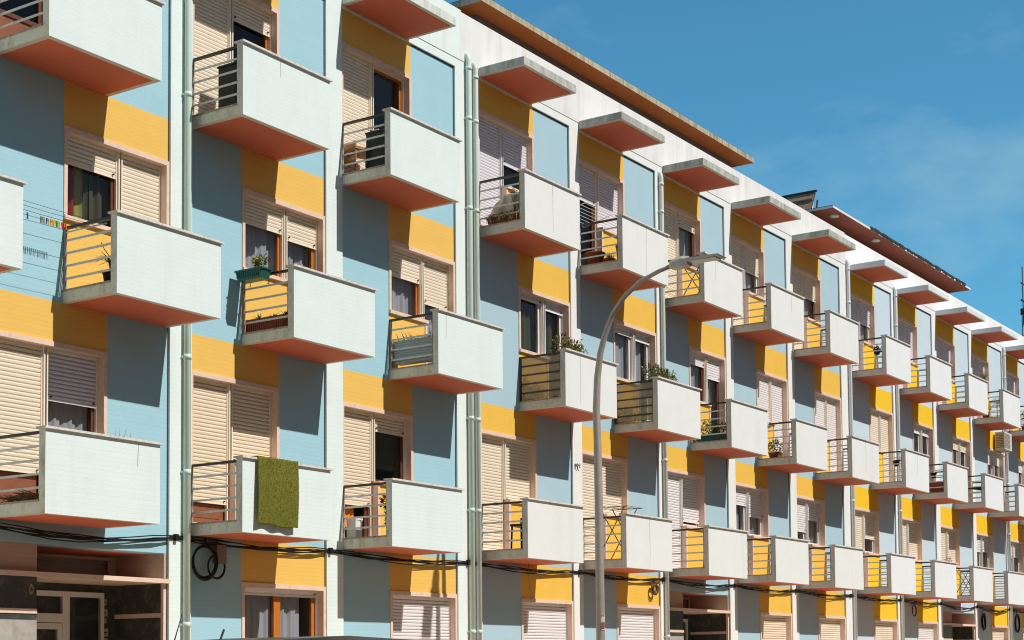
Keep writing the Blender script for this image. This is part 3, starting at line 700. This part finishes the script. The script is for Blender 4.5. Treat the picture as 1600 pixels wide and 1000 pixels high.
# floor 3 left: yucca in a pot next to the parapet
t = pot('potted_plant', 'spiky dark plant in a pot, on the balcony below the washing lines', (13.86, -.66, 6.463), .1, .2, 'black', 'plant')
m = MB(); m.tube([(0, 0, .2), (.01, .02, .32)], .012, 'twig', 6)
for k in range(30): m.blade((.01, .02, random.uniform(.28, .38)), (random.uniform(-1, 1), random.uniform(-.3, 1.2), random.uniform(-.1, 1.1)), random.uniform(.14, .3), .03, random.choice(['leaf_dark', 'leaf_dark', 'leaf']), .35)
m.tube([(0, 0, .38), (-.01, .1, .5), (-.01, .16, .6)], .006, 'leaf_dark', 4); m.build('plant', t)
# floor 3: slatted planter
t = thing('slatted_planter', 'grey slatted planter box with spiky leaves, filling a balcony railing', 'planter', (20.56, -.43, 6.463))
m = MB()
for k in range(9): m.box(-.085, -.07, -.385, .385, .1 + k * .0425, .138 + k * .0425, 'slat_grey')
m.box(-.07, .09, -.38, .38, .1, .47, 'slat_grey'); m.box(-.092, -.06, -.405, -.385, .0, .49, 'slat_grey'); m.box(-.092, -.06, .385, .405, .0, .49, 'slat_grey'); m.build('box', t)
m = MB()
for k in range(40): m.blade((random.uniform(-.05, .05), random.uniform(-.34, .34), .46), (random.uniform(-1, .4), random.uniform(-1, 1), random.uniform(.3, 1.4)), random.uniform(.12, .26), .022, random.choice(['leaf_dark', 'leaf_lime', 'leaf', 'leaf_dry']), .3)
for k in range(14): m.blade((-.1, .4 + random.uniform(-.02, .03), random.uniform(.1, .35)), (random.uniform(-.4, .4), random.uniform(0, .5), 1), random.uniform(.1, .3), .02, random.choice(['leaf_lime', 'leaf_dry']), .3)
m.build('plant', t)
# floor 4, first balcony of the middle building
t = thing('cloth_cover', 'pale beige cloth sheet hung behind a top balcony railing above dry grass plants', 'cloth', (23.25, -.45, 9.39))
m = MB(); m.grid(lambda u, v: (.02 + .03 * math.sin(14 * u), -.4 + .84 * u, .18 + (.42 * min(1, 1.9 * (1 - u) + .25)) * v + .01 * math.sin(9 * u)), 22, 8, 'cloth_beige'); t2 = m.build('sheet', t)
t, w, d, h = trough('planter', 'brown trough of dry grass hanging over, on a top balcony with beige cloth', 23.0, 23.18, -.84, -.16, 9.395, 9.55, 'terracotta')
m = MB()
for k in range(420):
    y = random.uniform(-.3, .32); m.blade((random.uniform(-.06, .06), y, h), (random.uniform(-1.2, .5), random.uniform(-.8, .8), random.uniform(.4, 1.2)), random.uniform(.14, .34), .018, random.choice(['leaf_dry', 'leaf_dry', 'leaf', 'terracotta', 'leaf_lime']), 1.0)
stems(m, (0, -.24, h), 9, .1, .55, leafm=['leaf_dry'], ls=.05, nl=8); m.build('plant', t)
# floor 4: terracotta pots on the second balcony
t = pot('potted_plant', 'large terracotta bowl behind a top balcony railing, next to lime grass', (26.68, -.2, 9.395), .2, .3, 'terracotta', 'flower pot')
t = pot('potted_plant', 'lime grass in a low brown pot, between two terracotta pots on a balcony', (26.68, -.52, 9.395), .12, .14, 'terracotta', 'plant')
m = MB()
for k in range(55): m.blade((random.uniform(-.05, .05), random.uniform(-.06, .06), .13), (random.uniform(-1, 1), random.uniform(-1, 1), random.uniform(.6, 1.8)), random.uniform(.15, .3), .014, random.choice(['leaf_lime', 'leaf_lime', 'leaf']), .4)
m.build('plant', t)
t = pot('potted_plant', 'tall terracotta pot with a dark round topiary on a bare stem', (26.72, -.76, 9.395), .1, .38, 'terracotta', 'plant')
m = MB(); m.tube([(0, 0, .36), (.01, 0, .55)], .008, 'twig', 5); bush(m, (.01, 0, .58), .07, .07, .08, 160, ['leaf_dark'], .04); m.build('plant', t)
cl = thing('clothes_airer', 'white wire clothes airer fixed to a top balcony railing', 'clothes airer', (26.2, -.3, 10.3))
m = MB()
for k in range(8): m.tube([(-.45, -.24 + .09 * k, .12 - .02 * k), (.55, -.24 + .09 * k, .12 - .02 * k)], .005, 'white_metal', 5)
for x in (-.45, .55): m.tube([(x, -.28, .13), (x, .4, -.03)], .008, 'white_metal', 5)
m.tube([(.2, .3, -.01), (.2, .3, -.9)], .008, 'white_metal', 5); m.build('rack', cl)
# shrubs above two parapets of the middle building
for x0, x1, z, n, lab in ((24.42, 25.35, 7.33, 330, 'loose flowering shrub over the parapet of a bamboo screened balcony, dry pinkish sprigs'), (27.76, 28.95, 7.33, 420, 'green shrub over the parapet of the second bamboo screened balcony, beside the lamp')):
    t, w, d, h = trough('balcony_planter', lab, x0, x1, -.85, -.62, 7.0, 7.27, 'terracotta', 'shrubs on the screened balconies', 'shrub')
    m = MB(); pal = ['leaf', 'leaf', 'leaf_lime', 'leaf_dark', 'leaf_dry'] if n > 400 else ['leaf', 'leaf_dark', 'leaf_dry', 'leaf_dry', 'leaf_lime']
    bush(m, (.1 * w, 0, h + .17), w * .5, .14, .16, int(n * .9), pal, .065); bush(m, (-.75 * w, 0, h + .2), w * .4, .16, .2, n // 2, pal, .06); bush(m, (.65 * w, 0, h + .13), w * .3, .12, .12, n // 3, pal, .055)
    for xx in (-.7, -.2, .15, .6): stems(m, (xx * w, 0, h), 4, .14, .42, leafm=pal, ls=.05, nl=16)
    m.build('plant', t)
# floor 3 third balcony of the middle building: green trough
t, w, d, h = trough('planter', 'dark green trough with a leafy bush behind a balcony railing, open brown door behind', 31.08, 31.3, -.78, -.08, 6.447, 6.62, 'green_plastic')
m = MB(); bush(m, (0, .12, h + .14), .12, .22, .16, 260, ['leaf', 'leaf_lime', 'leaf_dry'], .06); bush(m, (0, -.2, h + .12), .12, .14, .14, 170, ['leaf', 'leaf_dark'], .06); m.build('plant', t)
t = pot('potted_plant', 'lime leafed plant in a low pot beneath a grey cloth', (34.55, -.35, 6.447), .13, .18, 'terracotta', 'plant')
m = MB(); bush(m, (0, 0, .3), .15, .2, .14, 150, ['leaf_lime', 'leaf', 'leaf_lime'], .08); m.build('plant', t)
t = thing('cloth', 'small grey cloth draped over a balcony handrail above a lime leafed plant', 'cloth', (34.38, -.2, 7.28))
m = MB(); m.grid(lambda u, v: (.02 + .06 * math.cos(math.pi * v) + .008 * math.sin(17 * u), -.14 + .3 * u, .02 + .03 * math.sin(math.pi * v) - .2 * abs(v - .5) * (1 + .3 * math.sin(5 * u))), 12, 8, 'cloth_white'); m.build('sheet', t)
# far building plants
t = pot('potted_plant', 'spiky lime yucca standing on the end of a far top parapet', (48.98, -.9, 10.315), .05, .08, 'terracotta', 'plant')
m = MB()
for k in range(46): m.blade((0, 0, .1), (random.uniform(-1, 1), random.uniform(-1, 1), random.uniform(-.1, 1.3)), random.uniform(.2, .42), .03, random.choice(['leaf_lime', 'leaf_lime', 'leaf']), .25)
m.build('plant', t)
t = pot('potted_plant', 'black hanging pot on the top left balcony of the far building', (40.55, -.66, 9.85), .1, .14, 'black', 'plant')
m = MB(); m.tube([(0, 0, .14), (0, 0, .3)], .012, 'black', 5); bush(m, (0, 0, .14), .12, .12, .06, 60, ['leaf_dark'], .06); m.tube([(0, 0, 0), (.05, 0, -.42)], .02, 'bar', 6); m.box(-.06, .1, -.1, .1, -.45, -.4, 'bar'); m.build('stand', t)
t = pot('potted_plant', 'orange pot with small flowers behind the rail of a far top balcony', (50.85, -.35, 9.43), .13, .22, 'terracotta', 'plant')
m = MB(); bush(m, (0, 0, .34), .14, .2, .12, 120, ['leaf', 'leaf_dry', 'flower_red'], .06); m.build('plant', t)
t = thing('electric_fan', 'round beige electric fan on a far top balcony, right of small flowers', 'fan', (50.85, -.72, 9.43))
m = MB(); m.lathe((0, 0, 0), [(.14, 0), (.12, .03), (.02, .05)], 'cloth_beige', 14); m.tube([(0, 0, .04), (0, 0, .42)], .015, 'cloth_beige', 8); m.build('stand', t)
m = MB()
for r in (.16, .12, .08): m.tube([(-.03, r * math.cos(a * math.pi / 9), .5 + r * math.sin(a * math.pi / 9)) for a in range(19)], .006, 'chair_wood', 5)
for a in range(9): m.tube([(-.03, 0, .5), (-.03, .16 * math.cos(a * .698), .5 + .16 * math.sin(a * .698))], .004, 'chair_wood', 4)
m.tube([(-.05, 0, .5), (.06, 0, .5)], .045, 'cloth_beige', 10); m.build('fan_head', t)
t = pot('potted_plant', 'yellow green plant at the farthest top balcony on the right edge', (54.3, -.6, 9.43), .12, .2, 'terracotta', 'plant')
m = MB(); bush(m, (0, 0, .4), .16, .25, .22, 200, ['leaf_lime', 'leaf', 'leaf_dry'], .07); m.build('plant', t)
t, w, d, h = trough('planter', 'wide terracotta trough on a far third floor balcony, small black pot above', 45.12, 45.36, -.8, -.1, 6.54, 6.86, 'terracotta')
t = pot('potted_plant', 'small black pot hooked to a far balcony rail above a wide trough', (45.1, -.56, 6.98), .09, .15, 'black', 'flower pot')
t = pot('potted_plant', 'small black pot hooked to a balcony rail at the far building, alone', (41.7, -.7, 6.98), .09, .15, 'black', 'flower pot')
t = thing('parasol', 'folded dark parasol lying behind the railing of a far balcony', 'parasol', (48.7, -.5, 6.98))
m = MB(); m.tube([(0, -.38, 0), (0, -.1, .03), (0, .3, .05)], [.08, .05, .012], 'dark_green', 10); m.tube([(0, .3, .05), (0, .42, .056)], .012, 'bar', 6); m.build('canvas', t)
t = pot('potted_plant', 'red flower pot hung on a low far railing above a clothes rack', (47.3, -.2, 4.48), .11, .16, 'flower_red', 'flower pot')
m = MB(); bush(m, (0, 0, .22), .1, .12, .1, 70, ['leaf_dry', 'flower_red', 'leaf'], .05); m.build('plant', t)
# floor 2, third bay: red flowered plant, orange cloth, white box
t = pot('potted_plant', 'dark red leafed plant in a black pot, lowest balcony with the orange cloth', (19.55, -.74, 3.625), .1, .2, 'black', 'plant')
m = MB(); bush(m, (0, 0, .32), .1, .14, .14, 160, ['leaf', 'leaf_dark', 'leaf'], .06); bush(m, (0, .05, .58), .1, .15, .14, 190, ['leaf_red', 'leaf_red', 'flower_red'], .07); m.tube([(0, 0, .2), (0, .03, .6)], .01, 'twig', 5); m.build('plant', t)
t = thing('towel', 'bright orange towel hanging inside the open balcony door, behind red leafed plant', 'towel', (19.62, .24, 3.95))
m = MB(); m.grid(lambda u, v: (-.14 + .3 * u, .012 * math.sin(19 * u), .28 - .34 * v * (1 + .12 * math.sin(3 * u))), 16, 6, 'orange'); m.build('sheet', t)
t = thing('storage_box', 'small white box on the floor of the balcony with red leafed plant', 'box', (19.36, -.12, 3.625))
m = MB(); m.box(-.08, .08, -.09, .09, 0, .3, 'cloth_white'); m.box(-.088, .088, -.098, .098, .3005, .33, 'cloth_white'); m.build('box', t)
# dry twigs above the first parapet
t = thing('dry_plant', 'bare dry twigs rising above the lowest parapet nearest the camera', 'plant', (13.85, -.8, 3.63))
m = MB(); m.lathe((0, 0, 0), [(.1, 0), (.14, .22)], 'terracotta', 12); m.build('pot', t)
m = MB()
for x, z, dx in ((-.14, 1.16, -.1), (-.02, .98, 0), (.04, 1.02, .02), (.1, 1.03, .06), (.24, .99, 0)): m.tube([(x * .4, 0, .2), (x, 0, .8), (x + dx * .5, 0, .9), (x + dx, 0, z)], [.006, .005, .004, .002], 'twig', 4)
m.build('plant', t)
t = thing('brushwood', 'heap of dry brushwood on the lowest balcony nearest the camera', 'brushwood', (12.75, -.45, 3.625))
m = MB()
for k in range(130): a = random.uniform(0, 3.14); p = Vector((random.uniform(-.12, .15), random.uniform(-.35, .35), random.uniform(.01, .13))); q = Vector((math.cos(a), math.sin(a), random.uniform(-.2, .3))) * .12; m.tube([p - q, p + q], .004, random.choice(['twig', 'leaf_dry', 'twig']), 4)
m.build('twigs', t)
# furniture
def chair(name, label, loc, mt, rz=0, h=.85):
    t = thing(name, label, 'chair', loc); t.rotation_euler = (0, 0, rz)
    MB().box(-.22, .22, -.22, .22, .42, .46, mt).build('seat', t)
    m = MB(); m.box(-.2, .2, .19, .22, h - .14, h, mt); m.box(-.2, .2, .19, .215, h - .3, h - .22, mt); m.build('backrest', t)
    for a in (-.19, .19):
        MB().tube([(a, -.2, .42), (a * 1.05, -.22, 0)], .017, mt, 6).build('leg', t); MB().tube([(a, .2, h - .02), (a, .2, .42), (a * 1.05, .23, 0)], .017, mt, 6).build('leg', t)
    return t
chair('chair', 'wooden chair behind a top balcony railing, beside a dark green cabinet', (19.55, -.12, 9.375), 'chair_wood', 1.2, .55)
chair('chair', 'small black chair on the lowest balcony beside the double drainpipe', (23.35, -.72, 3.645), 'black', -1.4, .6)
for x, y, zb, h, mt, lab in ((16.42, -.36, 9.375, .77, 'black', 'black storage cabinet with speaker front on a top balcony, left of wooden chair'), (19.62, -.46, 9.375, .68, 'dark_green', 'dark green cabinet beside the wooden chair on a top balcony')):
    t = thing('cabinet', lab, 'cabinet', (x, y, zb))
    m = MB(); m.box(-.15, .15, -.17, .17, .03, h, mt); m.box(-.165, .165, -.185, .185, h + .0005, h + .025, mt); m.build('body', t)
    m = MB(); m.box(-.156, -.1505, -.15, .15, .06, h - .04, 'black'); m.build('door', t)
    for a in (-.12, .12):
        for b in (-.14, .14): MB().tube([(a, b, 0), (a, b, .03)], .015, 'black', 6).build('leg', t)
t = thing('garden_chair', 'dark bent wire chair arm visible between wooden chair and green cabinet', 'chair', (19.72, -.25, 9.375))
m = MB(); m.tube([(0, -.05 + .16 * math.cos(a), .36 + .16 * math.sin(a)) for a in [i * .35 for i in range(10)]], .016, 'black', 6); m.tube([(0, .11, .36), (0, .1, 0)], .016, 'black', 6); m.tube([(0, -.2, .3), (0, -.2, 0)], .016, 'black', 6); m.box(.0, .3, -.2, .1, .3, .32, 'black'); m.build('frame', t)
def airer(label, x, y0, y1, z, h, mt='bar'):
    t = thing('drying_rack', label, 'drying rack', (x, (y0 + y1) / 2, z), 'folding drying racks on the balconies')
    w = (y1 - y0) / 2
    for xx in (0, .5):
        m = MB(); m.tube([(xx, -w, 0), (xx, w * .75, h)], .01, mt, 6); m.tube([(xx, w, 0), (xx, -w * .75, h)], .01, mt, 6); m.build('leg_frame', t)
    m = MB()
    for k in range(7): y = -w + 2 * w * k / 6; m.tube([(-.04, y, h + .001 * k), (.55, y, h + .001 * k)], .004, mt, 4)
    for xx in (-.04, .55): m.tube([(xx, -w, h), (xx, w, h + .006)], .008, mt, 5)
    m.build('top_frame', t); return t
airer('wire drying rack in front of yellow apron, top balcony behind the lamp head', 30.15, -.82, -.25, 9.39, .75, 'handrail')
airer('folding drying rack on the lowest balcony behind the lamp pole', 26.75, -.84, -.1, 3.645, 1.05, 'handrail')
airer('small drying rack on a lowest balcony near the far right end', 47.4, -.85, -.35, 3.66, .75, 'handrail')
# ------------------------------------------------------------------ rug
t = thing('rug', 'moss green shaggy rug draped over a white balcony parapet', 'rug', (16.56, -1.03, 3.5))
XC = 16.56
def rug(u, v):
    # v 0..1 : up the inside, over the cap, down the front
    L = .22 + .17 + .935; s_ = v * L; x = (u - .5) * .815 + .022 * (1 - v)
    if s_ < .22: y, z = .175, .78 + s_ + .045
    elif s_ < .39: y, z = .175 - (s_ - .22) * 1.06, 1.033
    else:
        q = s_ - .39; y = -.013 - .006 * math.sin(3 * q) - .02 * min(1, 2 * q) * (1 + math.sin(15 * u + 1.5 * q)) * .7 - .05 * max(0, u - .6) * q; z = 1.03 - q * (1 - .012 * math.sin(8 * u)) - (.02 * u * q)
        x -= .02 * q
    return (x, y - .012, z)
m = MB(); m.grid(rug, 40, 70, 'rug'); rg = m.build('pile', t)
sf = rg.modifiers.new('thick', 'SOLIDIFY'); sf.thickness = .012; sf.offset = 1
m = MB()
for k in range(4200):
    u, v = random.uniform(.015, .985), random.uniform(.2, .985); p = Vector(rug(u, v)); m.leaf(p + Vector((0, -.004, 0)), (random.uniform(-.5, .5), random.uniform(-1, -.2), random.uniform(-1.2, .1)), random.uniform(.01, .02), .006, random.choice(['rug', 'rug_fibre', 'rug']))
m.build('fibres', t)
# ------------------------------------------------------------------ washing lines
t = thing('washing_lines', 'five thin washing lines with coloured pegs, on the blue wall at the left', 'washing line', (12.9, 0, 7.22))
m = MB()
for k, y in enumerate((-.12, -.3, -.45, -.6, -.75)): m.tube([(-.66, y, 0), (0, y, -.006), (.76, y, .003)], .0028, 'ink', 4)
m.build('line', t)
m = MB(); m.tube([(-.67, -.05, 0), (-.67, -.8, 0)], .01, 'bar', 5); m.tube([(.77, -.05, 0), (.77, -.8, 0)], .01, 'bar', 5); m.build('bracket', t)
pegs = [(-.06, 'peg_blue')] + [(.15 + i * .03, c) for i, c in enumerate(('peg_green', 'peg_orange', 'peg_white', 'peg_blue', 'peg_white', 'peg_orange', 'peg_yellow', 'peg_yellow', 'peg_green', 'peg_yellow', 'peg_white', 'peg_red', 'peg_red', 'peg_orange'))]
for x, c in pegs:
    a = random.uniform(-.15, .15); MB().prism([(x, .025), (x + .014, .025), (x + .012 + a * .06, -.055), (x + .003 + a * .06, -.055)], 'y', -.308, -.292, c).build('peg', t)
# ------------------------------------------------------------------ air conditioner
t = thing('air_conditioner', 'beige air conditioner unit on brackets high on the far yellow wall', 'air conditioner', (53.1, -.06, 8.68))
m = MB(); m.box(-.4, .4, -.32, 0, 0, .58, 'ac_white'); m.build('casing', t)
m = MB(); m.box(-.36, .2, -.326, -.3205, .05, .53, 'ac_grille')
for k in range(9): m.box(-.405, -.4005, -.3, -.03, .06 + k * .055, .085 + k * .055, 'ac_grille')
for k in range(11): m.box(-.36, .2, -.331, -.3265, .06 + k * .043, .07 + k * .043, 'ac_white')
m.build('grille', t)
m = MB()
for x in (-.28, .28): m.box(x - .015, x + .015, -.36, .055, -.03, -.0005, 'bar'); m.tube([(x, -.3, -.03), (x, .05, -.25)], .012, 'bar', 5)
m.build('bracket', t)
# ------------------------------------------------------------------ house number
t = thing('house_number_sign', 'small oval brass plate with number 6 on dark marble by the entrance', 'sign', (13.2, 0, 2.63))
m = MB(); n = 20; pl = [(.035 * math.cos(2 * math.pi * i / n), .065 * math.sin(2 * math.pi * i / n)) for i in range(n)]; m.prism(pl, 'y', -.012, 0, 'sign_gold'); m.build('plate', t)
cu = bpy.data.curves.new('number', 'FONT'); cu.body = '6'; cu.size = .085; cu.align_x = 'CENTER'; cu.align_y = 'CENTER'; cu.extrude = .002; cu.materials.append(MATS['ink'])
no = bpy.data.objects.new('number_text', cu); me = bpy.data.meshes.new_from_object(no); bpy.data.objects.remove(no)
no = link('number', me, t, (0, -.014, 0)); no.rotation_euler = (math.pi / 2, 0, 0)
# hanging cord under a lowest balcony
tag(MB().tube([(24.05, -.3, 3.5), (24.05, -.3, 3.2), (24.07, -.3, 3.0), (24.09, -.3, 2.96)], .005, 'leaf_dry', 5).build('hanging_cord'), 'thin pale cord hanging below the lowest balcony by the double drainpipe', 'cord')
# ------------------------------------------------------------------ roof things
t = thing('solar_panel', 'tilted dark solar panel with wooden underside on the roof between two roof slabs', 'solar panel', (40.4, 2.2, 13.35))
m = MB(); m.v += [(-.25, -1.0, -.2), (.62, -1.0, 1.35), (.62, 1.5, 1.35), (-.25, 1.5, -.2), (-.2, -1.0, -.22), (.67, -1.0, 1.32), (.67, 1.5, 1.32), (-.2, 1.5, -.22)]
for q, mt in (((0, 3, 2, 1), 'panel_back'), ((4, 5, 6, 7), 'panel_dark'), ((0, 1, 5, 4), 'panel_dark'), ((1, 2, 6, 5), 'panel_dark'), ((2, 3, 7, 6), 'panel_dark'), ((3, 0, 4, 7), 'panel_dark')): m.face(list(q), mt)
m.build('panel', t)
m = MB()
for k in range(4): u = .15 + .23 * k; x, z = -.25 + .87 * u, -.2 + 1.55 * u; m.box(x - .05, x - .012, -1.0, 1.5, z - .02, z + .02, 'panel_back' if k % 2 else 'twig')
m.box(.58, .64, -1.06, 1.55, 1.34, 1.39, 'panel_dark'); m.build('frame', t)
m = MB(); m.tube([(.78, -1.0, 1.15), (.3, -1.0, -.3)], .03, 'panel_dark', 6); m.tube([(.64, -.96, 1.28), (.2, -.96, .1)], .025, 'white_metal', 6); m.build('strut', t)
t = thing('antenna_mast', 'thin dark antenna mast rising behind the roof at the right edge', 'antenna', (92.0, 10, 0))
m = MB()
for a, b in ((-.1, -.1), (.1, -.1), (0, .12)): m.tube([(a, b, 0), (a * .6, b * .6, 21.5)], .025, 'black', 5)
for k in range(40): z = k * .54; m.tube([(-.09, -.09, z), (.09, -.09, z + .27), (0, .11, z + .54)], .014, 'black', 4)
m.tube([(0, 0, 21), (0, 0, 24.4)], .03, 'black', 6); m.build('mast', t)
m = MB(); m.tube([(-.35, 0, 22.4), (.35, 0, 22.4)], .05, 'black', 5); m.tube([(-.3, 0, 23.4), (.3, 0, 23.4)], .04, 'black', 5); m.lathe((0, 0, 21.6), [(.16, 0), (.16, .35)], 'black', 10); m.build('aerial', t)
# ------------------------------------------------------------------ parked car (its roof edge shows at the bottom of the picture)
t = thing('parked_car', 'dark parked people carrier, only its roof edge and aerials in view', 'car', (8.95, -8.0, -.12))
prof = [(-2.25, .32), (-2.3, .75), (-2.2, 1.0), (-1.95, 1.08), (-1.2, 1.8), (-.7, 1.93), (0, 1.965), (.8, 1.94), (1.25, 1.82), (1.95, 1.12), (2.25, .95), (2.35, .6), (2.25, .32)]
m = MB(); nseg = len(prof); 
for yv, sc in ((-.86, 1), (-.8, 1.0), (.8, 1.0), (.86, 1)):
    for x, z in prof:
        k = max(0, (z - 1.0)) * .2; yy = yv - math.copysign(k, yv); zz = z - (.0 if abs(yv) < .85 else .04 * (z > 1.7)); m.v.append((x, yy, zz))
for a in range(3):
    for i in range(nseg):
        j = (i + 1) % nseg; m.face([a * nseg + i, a * nseg + j, (a + 1) * nseg + j, (a + 1) * nseg + i], 'car_paint', True)
m.face(list(range(nseg)), 'car_paint'); m.face([3 * nseg + i for i in range(nseg)][::-1], 'car_paint'); m.build('body', t)
for sgn in (-1, 1):
    m = MB(); y = sgn * .87
    for x0, x1, x2, x3 in ((-1.8, -.75, -.72, -1.2), (-.65, .25, .25, -.62), (.35, 1.75, 1.2, .35)): pts = [(x0, 1.08), (x1, 1.08), (x2, 1.68), (x3, 1.68)]; o = len(m.v); m.v += [(x, y - sgn * max(0, (z - 1.0)) * .2 + sgn * .004, z) for x, z in pts]; m.face([o, o + 1, o + 2, o + 3], 'black')
    m.build('side_window', t)
    for x in (-1.45, 1.5):
        m = MB(); m.tube([(x, sgn * .66, .32), (x, sgn * .9, .32)], .32, 'tyre', 24); w_ = m.build('wheel', t); MB().tube([(x, sgn * .895, .32), (x, sgn * .91, .32)], .2, 'chrome', 16).build('rim', w_)
    MB().box(-2.3, -2.2, sgn * .6 - .15, sgn * .6 + .15, .72, .9, 'light_lens').build('headlight', t); MB().box(2.27, 2.36, sgn * .68 - .1, sgn * .68 + .1, .7, 1.0, 'tail_lens').build('tail_light', t)
    MB().box(-1.25, -1.05, sgn * .9 - .0, sgn * 1.05, 1.1, 1.24, 'car_paint').build('wing_mirror', t)
m = MB(); m.v += [(-1.9, -.72, 1.13), (-1.9, .72, 1.13), (-1.22, .62, 1.79), (-1.22, -.62, 1.79)]; m.v = [(x - .012, y, z + .012) for x, y, z in m.v]; m.face([0, 1, 2, 3], 'black'); m.build('windscreen', t)
m = MB(); m.tube([(-1.17, 0, 1.82), (-1.06, 0, 2.11)], [.006, .003], 'ink', 5); m.build('aerial', t)
m = MB(); m.tube([(-1.05, -.3, 1.82), (-.96, -.3, 2.0)], .008, 'ink', 5); m.build('aerial', t)
